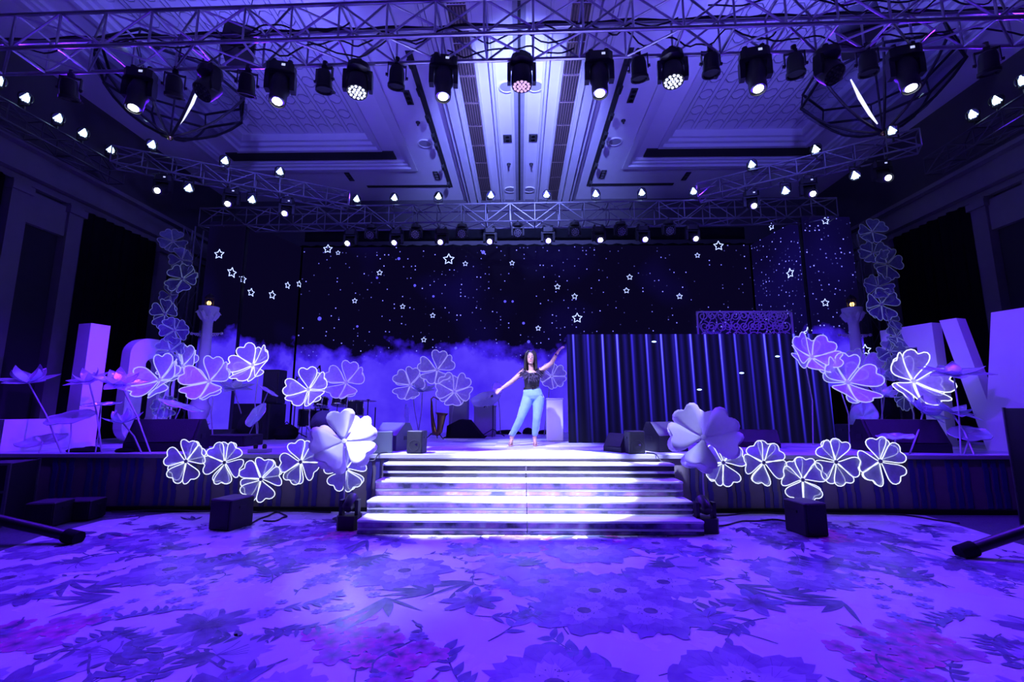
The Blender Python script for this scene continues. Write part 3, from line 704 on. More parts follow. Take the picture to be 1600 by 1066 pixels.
fd = (PR-PL).normalized(); fn = Vector((fd.y, -fd.x, 0)); FT0 = PL+fn*.45; FT1 = PR+fn*.45
truss('long aluminium front lighting truss across the top of the frame', FT0, FT1, .5, .45, .62)
BA, BB = at_z(310, 353, TZ), at_z(1310, 338, TZ)
truss('rear aluminium truss carrying lights above the centre screen', BA, BB, .48, .45, .62, rad=.022, m=M_DIMALU)
LZ = 6.6
L1a, L1b = at_z(545, 320, LZ), at_z(172, 252, LZ)
R1a, R1b = at_z(1090, 308.5, LZ), at_z(1440, 227, LZ)
truss('angled left side truss running from the rear truss towards the wall', L1b, L1a, .36, .36, .55, rad=.02, m=M_DIMALU)
truss('angled right side truss running from the rear truss towards the wall', R1a, R1b, .36, .36, .55, rad=.02, m=M_DIMALU)
def extend(A, B, y):
    d = B-A; p = A+d*((y-A.y)/d.y); return Vector((p.x, p.y, LZ))
PTZ = LZ+.36+.26
l0, l1 = at_z(173, 233, PTZ), at_z(40, 152, PTZ); r0, r1 = at_z(1520, 178, PTZ), at_z(1598, 125, PTZ)
L2a, L2b = extend(l0, l1, l0.y+.4), extend(l0, l1, 4.4); R2a, R2b = extend(r0, r1, r0.y+1.2), extend(r0, r1, 4.4)
truss('dark left truss running forward along the wall', L2b, L2a, .36, .36, .6, M_DARKALU, .02)
truss('dark right truss running forward along the wall', R2a, R2b, .36, .36, .6, M_DARKALU, .02)
# hanging rods and tower legs
def tower(px, py, label, z1):
    p = at_z(px, py, STZ); t = thing('truss_tower', label, 'truss', (p.x, p.y, STZ))
    for dx in (0, .3):
        for dy in (0, .3): cpart(t, 'upright', ('tw', z1), lambda: MB().cyl((0, 0, 0), (0, 0, z1-STZ), .022, n=8), M_DIMALU, True, tr(dx, dy, 0))
    for i in range(10):
        z = i*(z1-STZ)/10; f = i % 2; hh = (z1-STZ)/10
        for dy in (0, .3): cpart(t, 'diagonal', ('twd', z1, f), lambda: MB().cyl((.3*f, 0, 0), (.3*(1-f), 0, hh), .012, n=6), M_DIMALU, True, tr(0, dy, z))
    part(t, 'foot_plate', MB().box((.15, .15, .012), (.5, .5, .024)), M_DIMALU)
pl = at_z(286, 684, STZ)
# black legs behind the vines
tower(252, 682, 'dark truss tower behind the left flower vine', TZ)
tower(1376, 680, 'dark truss tower behind the right flower vine', TZ)

# ------------------------------------------------------------------ lighting fixtures
def clampmb(): return MB().lathe([(.035, -.02), (.035, .05), (.02, .06)], 8).box((0, 0, -.03), (.07, .05, .04))
def par_can(p, label, pan, tilt, lit=None, group='small par cans on the front truss'):
    t = thing('par_can', label, 'stage light', p, Matrix.Rotation(pan, 3, 'Z'), group)
    cpart(t, 'clamp', 'parclamp', clampmb, M_BLACK, True)
    cpart(t, 'yoke', 'paryoke', lambda: MB().box((0, 0, -.06), (.24, .04, .012)).box((-.12, 0, -.15), (.012, .04, .2)).box((.12, 0, -.15), (.012, .04, .2)).cyl((-.15, 0, -.23), (-.12, 0, -.23), .02, n=8).cyl((.12, 0, -.23), (.15, 0, -.23), .02, n=8), M_BLACK)
    M = tr(0, 0, -.23) @ rx(tilt)
    b = cpart(t, 'can', 'parcan', lambda: MB().lathe([(.05, .14), (.085, .12), (.1, .06), (.105, -.1), (.118, -.11), (.118, -.15), (.1, -.15), (.095, -.12)], 14).box((.09, .07, -.14), (.05, .05, .02)), M_BLACK, True, M)
    cpart(b, 'lens', 'parlens', lambda: MB().lathe([(.095, -.122), (0, -.118)], 14), lit or M_GRILL)
    return t
def moving_spot(p, label, pan, tilt, lit, group, s=1.0, disp=True):
    t = thing('moving_head', label, 'stage light', p, Matrix.Rotation(pan, 3, 'Z'), group)
    S = Matrix.Scale(s, 4)
    for x in (-.1, .1): cpart(t, 'clamp', 'mhclamp', clampmb, M_BLACK, True, S @ tr(x, 0, -.02))
    oct_ = [(-.17, .06), (-.12, .1), (.12, .1), (.17, .06), (.17, -.06), (.12, -.1), (-.12, -.1), (-.17, -.06)]
    b = cpart(t, 'base', 'mhbase', lambda: MB().prism([(x, y) for x, y in oct_], -.17, -.05), M_BLACK, M=S)
    if disp: cpart(b, 'display', 'mhdisp', lambda: MB().box((.05, -.101, -.1), (.045, .006, .03)), E_DISP)
    y = cpart(t, 'yoke', 'mhyoke', lambda: MB().prism([(-.05, -.17), (.05, -.17), (.06, -.3), (.05, -.42), (-.05, -.42), (-.06, -.3)], -.185, -.125, 'x').prism([(-.05, -.17), (.05, -.17), (.06, -.3), (.05, -.42), (-.05, -.42), (-.06, -.3)], .125, .185, 'x').box((0, 0, -.185), (.36, .12, .05)), M_BLACK, M=S)
    h = cpart(t, 'head', 'mhhead', lambda: MB().lathe([(.06, .17), (.11, .15), (.122, .05), (.122, -.05), (.1, -.1), (.105, -.2), (.1, -.27), (.09, -.275), (.085, -.25)], 18), M_BLACK, True, S @ tr(0, 0, -.36) @ rx(tilt))
    l = cpart(h, 'lens', 'mhlens', lambda: MB().lathe([(.088, -.255), (.05, -.262)], 18), M_SILVER)
    cpart(h, 'lamp', 'mhlamp', lambda: MB().lathe([(.06, -.263), (0, -.268)], 16), lit)
    return t
def moving_wash(p, label, pan, tilt, lit, group='wash moving heads on the front truss', s=1.0):
    t = thing('wash_head', label, 'stage light', p, Matrix.Rotation(pan, 3, 'Z'), group); S = Matrix.Scale(s, 4)
    cpart(t, 'clamp', 'mwclamp', clampmb, M_BLACK, True, S)
    cpart(t, 'base', 'mwbase', lambda: MB().lathe([(.09, -.02), (.14, -.05), (.15, -.13), (.1, -.16)], 10), M_BLACK, True, S)
    cpart(t, 'yoke', 'mwyoke', lambda: MB().prism([(-.045, -.14), (.045, -.14), (.06, -.3), (.04, -.4), (-.04, -.4), (-.06, -.3)], -.18, -.135, 'x').prism([(-.045, -.14), (.045, -.14), (.06, -.3), (.04, -.4), (-.04, -.4), (-.06, -.3)], .135, .18, 'x').box((0, 0, -.16), (.34, .09, .05)), M_BLACK, M=S)
    h = cpart(t, 'head', 'mwhead', lambda: MB().lathe([(.07, .13), (.12, .1), (.132, .02), (.132, -.1), (.125, -.13), (.115, -.12)], 18), M_BLACK, True, S @ tr(0, 0, -.31) @ rx(tilt))
    def dots():
        mb = MB()
        for i, k in ((0, 1), (1, 6), (2, 12)):
            for j in range(k):
                a = j*6.283/k; mb.lathe([(.019, -.122), (.016, -.134), (0, -.136)], 6, tr(i*.046*math.cos(a), i*.046*math.sin(a), 0))
        return mb
    cpart(h, 'led_face', 'mwface', lambda: MB().lathe([(.12, -.121), (0, -.121)], 16), M_GRILL)
    cpart(h, 'led_cluster', 'mwdots', dots, lit)
    return t
def led_par(p, label, target, above, group):
    """LED par pointing at target; on a short bracket above or below the chord"""
    p = Vector(p); d = (Vector(target)-p).normalized(); q = d.to_track_quat('-Z', 'Y')
    t = thing('led_par', label, 'stage light', p, None, group); Q = q.to_matrix().to_4x4()
    cpart(t, 'bracket', 'lpb'+str(above), lambda: MB().box((0, 0, -.17 if above else .17), (.2, .03, .012)).box((-.11, 0, -.08 if above else .08), (.012, .03, .19)).box((.11, 0, -.08 if above else .08), (.012, .03, .19)).cyl((0, 0, -.26 if above else .17), (0, 0, -.17 if above else .26), .02, n=8), M_BLACK)
    b = cpart(t, 'can', 'lpcan', lambda: MB().lathe([(.05, .13), (.095, .1), (.105, 0), (.108, -.07), (.1, -.075), (.095, -.05)], 16), M_BLACK, True, Q)
    def dots():
        mb = MB(); r = .0165
        for row in range(6):
            cnt = 6-row if row else 5
            for j in range(cnt):
                x = (j-(cnt-1)/2)*.031; y = -.062+row*.027
                if x*x+y*y < .085**2: mb.lathe([(r, -.05), (r*.8, -.064), (0, -.066)], 6, tr(x, y, 0))
        return mb
    cpart(b, 'face_plate', 'lpplate', lambda: MB().lathe([(.096, -.052), (0, -.052)], 16), M_RIB)
    cpart(b, 'led_cluster', 'lpdots', dots, E_LED)
    return t
FTr0, FTr1 = PL, PR          # plan line of the rear lower chord of the front truss
FRONT_LENS = []
DANCE = (0, 3.6, 1.0)
for i, (px, py, tl, pan) in enumerate(((112, 116, 15, 20), (275, 111, 18, 25), (388, 108, 20, 25), (508, 102, 8, -10), (621, 96, 12, 20), (997, 83, 14, -25), (1109, 76, 5, 0), (1240, 77, 4, -15), (1353, 74, 8, -20), (1540, 73, 12, -30))):
    p = hit(px, py, FTr0, FTr1); par_can(p, f'small black par can on the front truss, {ORD[i]} of ten from the left', R(pan), R(tl))
for i, (px, py, tl, pan, lit) in enumerate(((330, 104, 35, 150, M_GRILL), (561, 98, -9, 10, E_LEDD), (815, 86, 2, 0, E_PINK), (1049, 80, -8, -12, E_LEDD), (1290, 76, 35, 200, M_GRILL))):
    p = hit(px, py, FTr0, FTr1); moving_wash(p, ['black round wash head turned away on the left of the front truss', 'wash head with a lit white LED face left of centre on the front truss', 'wash head at the very centre of the front truss with pinkish LEDs', 'wash head with a lit white LED face right of centre on the front truss', 'black round wash head turned away, on the right of the front truss'][i], R(pan), R(tl), lit, s=1.08)
for i, (px, py, tl, pan) in enumerate(((222, 108, -14, 10), (441, 98, -15, 12), (694, 88, -10, 6), (935, 82, -10, -4), (1177, 76, -14, -14), (1410, 73, -13, -16))):
    p = hit(px, py, FTr0, FTr1); moving_spot(p, f'lit beam moving head on the front truss, {ORD[i]} of six from the left', R(pan), R(tl), E_LENS, 'beam moving heads on the front truss', 1.05)
    FRONT_LENS.append(p+Vector((0, -.1, -.85)))
# rear truss fixtures
BAc, BBc = BA, BB
for i, (px, py) in enumerate(((557, 310), (616, 308), (685, 306), (767, 304), (854, 303), (931, 302), (1003, 300), (1084, 298))):
    led_par(hit(px, py, BAc, BBc), f'bright LED par standing on the rear truss, {ORD[i]} of eight from the left', DANCE, True, 'LED pars on the rear truss')
for i, (px, py) in enumerate(((543, 380), (616, 379), (688, 378), (765, 376), (857, 375), (938, 374), (1008, 373), (1087, 372))):
    p = hit(px, py, BAc, BBc); moving_spot((p.x, p.y+.2, TZ-.08), f'beam moving head under the rear truss, {ORD[i]} of eight from the left', 0, R(-62), E_LENS, 'beam moving heads under the rear truss', .95, False)
for i, (px, py) in enumerate(((580, 368), (650, 368), (722, 368), (809, 367), (898, 366), (970, 365), (1045, 364))):
    p = hit(px, py, BAc, BBc); moving_wash((p.x, p.y, TZ-.04), f'dark unlit wash head under the rear truss, {ORD[i]} of seven from the left', 0, R(-70), M_PLINTH, 'dark wash heads under the rear truss', .9)
for i, (px, py, ab) in enumerate(((237, 225, 1), (351, 250, 1), (437, 267, 1), (294, 293, 0), (393, 311, 0))):
    led_par(hit(px, py, L1a, L1b), ['bright LED par on top of the left angled truss, outermost', 'bright LED par on top of the left angled truss, middle', 'bright LED par on top of the left angled truss, innermost', 'bright LED par hanging under the left angled truss, outer one', 'bright LED par hanging under the left angled truss, inner one'][i], DANCE, ab, 'LED pars on the left angled truss')
for i, (px, py, ab) in enumerate(((1394, 203, 1), (1275, 232, 1), (1175, 256, 1), (1337, 273, 0), (1228, 297, 0))):
    led_par(hit(px, py, R1a, R1b), ['bright LED par on top of the right angled truss, outermost', 'bright LED par on top of the right angled truss, middle', 'bright LED par on top of the right angled truss, innermost', 'bright LED par hanging under the right angled truss, outer one', 'bright LED par hanging under the right angled truss, inner one'][i], DANCE, ab, 'LED pars on the right angled truss')
for i, (px, py) in enumerate(((173, 233), (130, 207), (91, 184), (40, 152), (-2, 125))):
    led_par(hit(px, py, L2a, L2b), f'bright LED par on the left wall truss, {ORD[i]} of five from the back', (1, 2, .8), True, 'LED pars on the left wall truss')
for i, (px, py) in enumerate(((1520, 178), (1557, 156), (1598, 125))):
    led_par(hit(px, py, R2a, R2b), f'bright LED par on the right wall truss, {ORD[i]} of three from the back', (-1, 2, .8), True, 'LED pars on the right wall truss')
for i, (px, py) in enumerate(((242, 297), (352, 318), (441, 333))):
    p = hit(px, py, L1a, L1b); moving_spot(p+Vector((0, .2, .46)), f'beam moving head under the left angled truss, {ORD[i]} of three from the left', R(15), R(-58), E_LENS, 'beam moving heads under the left angled truss', .95)
for i, (px, py) in enumerate(((1182, 321), (1274, 302), (1392, 277))):
    p = hit(px, py, R1a, R1b); moving_spot(p+Vector((0, .2, .46)), f'beam moving head under the right angled truss, {ORD[i]} of three from the left', R(-15), R(-58), E_LENS, 'beam moving heads under the right angled truss', .95)
# loudspeakers flown inside the front truss
for i, (px, py, w_, h_) in enumerate(((370, 68, .42, .6), (1345, 40, .5, .6))):
    p = at_y(px, py, 5.85); t = thing('flown_speaker', ['black loudspeaker flown behind the left of the front truss', 'black loudspeaker flown behind the right of the front truss'][i], 'speaker', (p.x, p.y+.1, p.z), Matrix.Rotation(R(25 if i == 0 else -25), 3, 'Z') @ Matrix.Rotation(R(-20), 3, 'X'))
    part(t, 'cabinet', MB().prism([(-w_/2, -.2), (w_/2, -.2), (w_/2*.7, .2), (-w_/2*.7, .2)], -h_/2, h_/2), M_CASE)
    part(t, 'grille', MB().box((0, -.205, 0), (w_*.9, .02, h_*.9)), M_GRILL)
    part(t, 'hanging_wire', MB().cyl((0, 0, h_/2), (0, .1, h_/2+1.6), .008, n=6), M_CABLE)
# cables draped along the front truss
gc = random.Random(11)
for i in range(14):
    P = []; x0 = -7+i*1.02+gc.uniform(-.3, .3); ln = gc.uniform(1.6, 3.4); ph = gc.random()*6
    y = gc.uniform(.1, .4); zb = .5-.02 if i % 2 else gc.uniform(.1, .4)
    for j in range(30):
        t = j/29; f = (x0+ln*t-FT0.x)/(FT1.x-FT0.x); b = FT0+(FT1-FT0)*f
        P.append((b.x, b.y+y+.06*math.sin(t*9+ph), b.z+zb-.28*math.sin(math.pi*(t*3 % 1))*gc.choice((.6, 1))*(.3+.7*(i % 3)/2)+.02*math.sin(t*31)))
    # smooth the sagging loops
    P = [tuple((P[max(j-1, 0)][q]+2*P[j][q]+P[min(j+1, 29)][q])/4 for q in range(3)) for j in range(30)]
    o = obj('truss_cable', MB().tube(P, .011, 5).mesh('truss_cable', True), M_CABLE); tag(o, f'black cable looped along the front truss, {ORD[i] if i < 12 else ["thirteenth", "fourteenth"][i-12]} from the left', 'cable', 'cables on the front truss')
for i, (xa, xb) in enumerate(((-7.6, -2.2), (-3, 3.2), (2.6, 7.8))):
    P = []
    for j in range(40):
        t = j/39; x = xa+(xb-xa)*t; f = (x-FT0.x)/(FT1.x-FT0.x); b = FT0+(FT1-FT0)*f; P.append((b.x, b.y+.48, b.z+.56+.02*math.sin(j*.9+i)))
    o = obj('cable_bundle', MB().tube(P, .03, 6).mesh('cable_bundle', True), M_CABLE); tag(o, ['thick cable bundle lying on the left part of the front truss', 'thick cable bundle lying on the centre of the front truss', 'thick cable bundle lying on the right part of the front truss'][i], 'cable', 'cable bundles on the front truss')

# ------------------------------------------------------------------ chandeliers
def glass_sheer():
    m, n, k, b = nodes('chandelier_glass'); out = n['Material Output']
    tp = n.new('ShaderNodeBsdfTransparent'); tp.inputs[0].default_value = (.86, .86, .92, 1); gl = n.new('ShaderNodeBsdfGlossy'); gl.inputs[0].default_value = (.5, .5, .55, 1); gl.inputs['Roughness'].default_value = .12
    lw = n.new('ShaderNodeLayerWeight'); lw.inputs[0].default_value = .12; x = n.new('ShaderNodeMixShader'); k.new(lw.outputs['Facing'], x.inputs[0]); k.new(tp.outputs[0], x.inputs[1]); k.new(gl.outputs[0], x.inputs[2]); k.new(x.outputs[0], out.inputs[0]); n.remove(b)
    return m
M_GLASS = glass_sheer(); E_GLINT = emat('painted_glass_glint', (.75, .78, 1), 1.6)
M_RIBB = mat('chandelier_bronze', (.04, .035, .045), .35, .6, .2)
for i, (px, py) in enumerate(((266, 213), (1380, 206))):
    p = at_y(px, py, 9.0); t = thing('chandelier', ['large bowl chandelier hanging in the left coffer', 'large bowl chandelier hanging in the right coffer'][i], 'chandelier', p)
    prof = [(.03, 0), (.22, .06), (.5, .2), (.85, .46), (1.15, .78), (1.38, 1.1)]
    part(t, 'glass_bowl', MB().lathe(prof, 32), M_GLASS, True)
    n_ = 8
    for j in range(n_):
        a = j*6.283/n_+.2
        rb = part(t, 'rib', MB().tube([(r*1.01*math.cos(a), r*1.01*math.sin(a), z) for r, z in prof], .028, 6), M_RIBB, True)
    a0 = R(-28 if i == 0 else -152)
    part(t, 'glass_glint', MB().tube([(r*.93*math.cos(a0), r*.93*math.sin(a0), z+.06) for r, z in prof[1:5]], [.012, .03, .035, .012], 6), E_GLINT, True, label='bright streak inside the bowl, standing for a glint on glass')  # glowing streak drawn in place of a lamp's reflection in the glass
    rim = [(1.38*math.cos(j*6.283/n_+.2), 1.38*math.sin(j*6.283/n_+.2), 1.1) for j in range(n_)]
    part(t, 'lower_rim', MB().tube(rim, .032, 6, closed=True), M_RIBB)
    part(t, 'upper_rim', MB().tube([(x*.96, y*.96, z+.32) for x, y, z in rim], .03, 6, closed=True), M_RIBB)
    for q in rim: cpart_ = part(t, 'rim_post', MB().cyl(q, (q[0]*.96, q[1]*.96, q[2]+.32), .018, n=6), M_RIBB)
    part(t, 'finial', MB().ell((0, 0, -.03), (.06, .06, .07), 12, 6), M_BRASS, True)
    part(t, 'hanging_rod', MB().cyl((0, 0, 0), (0, 0, CZ+.5-p.z), .02, n=8), M_RIBB)
# ------------------------------------------------------------------ light thrown by the fixtures above, plus added ceiling fill
for i, (px, py) in enumerate(((557, 310), (767, 304), (854, 303), (1084, 298))):
    p = hit(px, py, BA, BB); spot('par_beam', p+Vector((0, -.15, 0)), (p.x*.8, 3.6, 0), P_REAR, BLUE, 75, .9)
for (px, py, A_, B_, tx, ty) in ((237, 225, L1a, L1b, -2, 4), (437, 267, L1a, L1b, -1, 3), (1394, 203, R1a, R1b, 2, 4), (1175, 256, R1a, R1b, 1, 3)):
    p = hit(px, py, A_, B_); spot('par_beam', p+Vector((0, -.15, 0)), (tx, ty, 0), P_SIDE, BLUE, 80, .9)
for (px, py, A_, B_, tx, ty, tz) in ((130, 207, L2a, L2b, -3, 3.5, 0), (40, 152, L2a, L2b, -2, 2, 0), (1520, 178, R2a, R2b, 3, 3.5, 0), (1557, 156, R2a, R2b, 2, 2, 0)):
    p = hit(px, py, A_, B_); spot('par_beam', p+Vector((.15 if px < 800 else -.15, -.1, 0)), (tx, ty, tz), P_WALL, BLUE, 85, .9)
# par cans of the front truss: blue wash onto the stage and its scenery
for (px, tx, ty, tz, pw) in ((275, -6.6, 8, 1.6, 1.1), (388, -4.5, 8.6, 1.4, 1), (621, -1.5, 9, 1, .8), (997, 1.8, 10, .8, .5), (1240, 5, 9, 1.2, .9), (1353, 7.2, 8, 1.8, .55)):
    p = hit(px, 95, FTr0, FTr1); spot('stage_wash', p+Vector((0, .1, -.45)), (tx, ty, tz), P_STAGE*pw, BLUE, 62, .9)
for (px, tx, ty, tz, pw, sz) in ((508, -7.6, 8.3, 1.7, 2.2, 34), (1109, -7.4, 8.5, 1.9, 1.8, 24)):
    p = hit(px, 95, FTr0, FTr1); spot('stage_wash', p+Vector((0, .1, -.45)), (tx, ty, tz), P_STAGE*pw, BLUE, sz, .9)
# added upward spots standing in for stage light bounced on to the ceiling
for (px, tx, ty, pw) in ((330, -5.5, 8.8, .9), (1290, 5.5, 8.8, .9), (815, 0, 15.5, 11)):
    p = hit(px, 70, FTr0, FTr1); spot('ceiling_bounce_fill', p+Vector((0, -.2, .8)), (tx, ty, CZ), P_CEIL*pw, SKYB if px == 815 else (.13, .12, 1), 115 if px != 815 else 56, 1, .15)
# white beams
for j, tgt, pw, sz in ((1, (-1.25, 6.55, .5), .7, 23), (2, (.0, 6.6, .5), 1, 26), (3, (.5, 6.6, .55), 1, 26), (4, (1.2, 6.8, .6), .9, 28)):
    o = spot('beam', FRONT_LENS[j], tgt, P_STEP*pw, WHITE, sz, .3, .04)
    if j == 4: gobo(o, 8, .42, .1)
spot('beam', FRONT_LENS[0], (.1, 8.45, 1.6), P_FACE, (1, .86, .9), 17, .6, .04)
spot('beam', FRONT_LENS[5], (.3, 8.45, 1.6), P_FACE, (.9, .9, 1), 17, .6, .04)
spot('beam', FRONT_LENS[2]+Vector((.05, 0, 0)), (.2, 8.9, STZ), P_STEP*.4, WHITE, 26, .7, .04)
spot('beam', FRONT_LENS[1], (-2.45, 6.5, 1.0), P_BEAM*.16, WHITE, 9, .4, .04)
spot('beam', FRONT_LENS[1], (-2.05, 7.85, 1.2), P_BEAM*.45, WHITE, 8, .4, .04)
spot('beam', FRONT_LENS[4], (2.35, 7.7, 1.2), P_BEAM*.45, WHITE, 7, .4, .04)
o = spot('beam', FRONT_LENS[4], (2.3, 7.0, 1.0), P_BEAM*.14, WHITE, 12, .4, .04); gobo(o, 26, .4, .1)
# two rear heads turned to the dance floor
for px, tx, ty in ((543, -1.2, 4.2), (616, -.95, 4.0)):
    p = hit(px, 379, BA, BB); f_ = at_z(px+20, 900, 0); spot('beam', p+Vector((0, -.05, 0)), f_, 900, WHITE, 9, .6, .05)

# ------------------------------------------------------------------ flowers
HO = [(.07, .02), (.2, .09), (.35, .19), (.5, .295), (.64, .385), (.77, .44), (.88, .445), (.965, .39), (1.01, .28), (1.0, .16), (.95, .065), (.92, 0)]
def pz(x, y, cup, fold=.18): return cup*x*x - .16*abs(y)**2*2.2*(1 if x > .2 else 0) + fold*abs(y)*.35 - .1*max(0, x-.75)
def petal_mb(cup):
    mb = MB(); V = []; Fs = []
    nn = len(HO)
    for x, w in HO:
        for f in (-1, -.5, 0, .5, 1):
            xx = x if f else min(x, .925); 
            if abs(f) == .5: xx = min(x, .985)
            V.append((xx, w*f, pz(xx, w*f, cup)))
    for i in range(nn-1):
        for j in range(4): Fs.append((i*5+j, i*5+j+1, (i+1)*5+j+1, (i+1)*5+j))
    return mb.add(V, Fs)
def edge_mb(cup, r):
    P = [(x, w, pz(x, w, cup)) for x, w in HO]+[(x, -w, pz(x, w, cup)) for x, w in HO[-2::-1]]
    return MB().tube(P, r, 6, closed=True)
def flower(name, label, group, p, nrm, roll, rad, pm, em, cup=.25, er=.028, layers=2, n_=5, back_em=None, hub=M_HUB, stem=None, back_cup=None, size_back=1.0, foam=False, loff=.4, zoff=.06, nback=0):
    q = Vector(nrm).normalized().to_track_quat('Z', 'Y') @ Quaternion((0, 0, 1), roll)
    t = thing(name, label, 'flower', p, q, group); S = Matrix.Scale(rad, 4)
    for lay in range(layers):
        c = cup if lay == 0 else (back_cup if back_cup is not None else cup*.35); e = em if lay == 0 else (back_em or em)
        for i in range(n_ if lay == 0 else (nback or n_)):
            a = (i*(1 if lay == 0 or not nback else n_/nback)+loff*lay)*2*math.pi/n_ + .13*math.sin(i*2.3+roll*7+lay)
            M = tr(0, 0, -zoff*rad*lay) @ rz(a) @ ry(.07*math.sin(i*3.1)) @ S @ Matrix.Scale(1 if lay == 0 else size_back, 4)
            if foam:
                o = cpart(t, 'petal', ('ptf', round(c, 3)), lambda: petal_mb(c), pm, 'all', M); md = o.modifiers.new('thickness', 'SOLIDIFY'); md.thickness = .03
            else: o = cpart(t, 'petal', ('pt', round(c, 3)), lambda: petal_mb(c), pm, 'all', M)
            cpart(o, 'neon_edge', ('ed', round(c, 3), er), lambda: edge_mb(c, er), e, 'all')
    cpart(t, 'hub', 'fhub', lambda: MB().lathe([(0, .06), (.08, .05), (.1, 0), (.08, -.06), (0, -.08)], 12), hub, True, S)
    if stem:
        mb = MB().tube([Vector(s_) for s_ in stem], .011, 6); mb.xf(inv(t)); part(t, 'stem', mb, M_STEM, True)
    return t
gf = random.Random(3)
# garlands in front of the stage
GY = 6.62
for side, lst in (('left', ((291, 721, 33, .3), (351, 723, 32, .9), (408, 749, 33, .1), (470, 722, 33, .62), (541, 733, 33, 1.55))), ('right', ((1130, 723, 34, .2), (1193, 723, 33, .75), (1254, 750, 34, 1.57), (1306, 722, 34, 1.1), (1375, 721, 36, .5)))):
    for i, (px, py, r, ro) in enumerate(lst):
        p = at_y(px, py, GY); tilt = (-.35 if py < 740 else .1)
        flower('neon_flower', f'bright neon-edged flower on the {side} front garland, {ORD[i]} of five from the left', side+' front garland flowers', p, (.12*gf.uniform(-1, 1), -1, .08*gf.uniform(-1, 1)), ro, r*mpp(GY)*.97, M_VOILE, E_NEON, .16, .02, 2, 5, size_back=.97, nback=2)
        st = [(p.x, p.y+.03, p.z), (p.x, p.y+.1, .1), (p.x, p.y+.1, 0)]
    lo = [at_y(x, y+3, GY+.03) for x, y, _, _ in lst]
    o = obj('garland_rail', MB().tube(lo, .012, 6).mesh('garland_rail', True), M_BLACK); tag(o, f'thin black rail joining the five {side} garland flowers', 'rail')
# big white foam flowers beside the steps
p = at_y(538, 690, 6.38); flower('foam_flower', 'big white double foam flower left of the stage steps, lit by a beam', 'big white flowers by the steps', p, (.25, -1, .55), .55, .42, M_PETALW, M_PETALW, .34, .014, 2, 5, hub=M_PETALW, foam=True, back_cup=.1, loff=.5, zoff=.22, nback=4)
t_ = thing('flower_stand', 'thin stand under the big white flower left of the steps', 'stand', (p.x, p.y+.1, 0)); part(t_, 'pole', MB().cyl((0, 0, .015), (0, -.02, p.z-.05), .012, n=8), M_STEM, True); part(t_, 'base_plate', MB().lathe([(.14, 0), (.14, .012), (.02, .02)], 16), M_BLACK)
p = at_y(1099, 684, 6.38); flower('foam_flower', 'big white double foam flower right of the stage steps with dotted light', 'big white flowers by the steps', p, (-.2, -1, .5), .75, .45, M_PETALW, M_VOILEB, .34, .018, 2, 5, hub=M_PETALW, foam=True, back_cup=.1, loff=.5, zoff=.22, nback=4)
t_ = thing('flower_stand', 'thin stand under the big white flower right of the steps', 'stand', (p.x, p.y+.1, 0)); part(t_, 'pole', MB().cyl((0, 0, .015), (0, -.02, p.z-.05), .012, n=8), M_STEM, True); part(t_, 'base_plate', MB().lathe([(.14, 0), (.14, .012), (.02, .02)], 16), M_BLACK)
# tall vines
VY = 9.0
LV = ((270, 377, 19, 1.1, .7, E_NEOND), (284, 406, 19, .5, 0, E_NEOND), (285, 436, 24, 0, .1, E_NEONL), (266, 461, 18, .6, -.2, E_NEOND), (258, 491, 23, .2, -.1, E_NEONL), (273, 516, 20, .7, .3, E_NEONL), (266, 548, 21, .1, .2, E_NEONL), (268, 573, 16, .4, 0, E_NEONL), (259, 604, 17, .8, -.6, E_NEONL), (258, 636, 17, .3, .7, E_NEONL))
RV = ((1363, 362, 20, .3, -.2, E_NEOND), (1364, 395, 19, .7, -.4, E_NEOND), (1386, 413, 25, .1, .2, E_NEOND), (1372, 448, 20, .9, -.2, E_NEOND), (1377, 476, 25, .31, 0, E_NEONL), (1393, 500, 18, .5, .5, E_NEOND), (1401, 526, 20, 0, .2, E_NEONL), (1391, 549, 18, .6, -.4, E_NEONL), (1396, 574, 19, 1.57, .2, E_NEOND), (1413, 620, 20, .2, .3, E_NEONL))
for side, V_ in (('left', LV), ('right', RV)):
    pts = []
    for i, (px, py, r, ro, sx, em) in enumerate(V_):
        p = at_y(px, py, VY); pts.append(p+Vector((0, .12, 0)))
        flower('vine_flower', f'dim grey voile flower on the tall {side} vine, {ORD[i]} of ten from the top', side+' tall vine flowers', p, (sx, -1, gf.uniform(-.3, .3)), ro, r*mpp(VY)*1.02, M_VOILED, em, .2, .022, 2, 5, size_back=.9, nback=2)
    top = pts[0]+Vector((0, .05, .3)); base = Vector((pts[-1].x, pts[-1].y, STZ))
    o = obj('vine_pole', MB().tube([top]+pts+[base], .016, 6).mesh('vine_pole', True), M_BLACK); tag(o, f'thin dark pole carrying the tall {side} flower vine', 'pole')
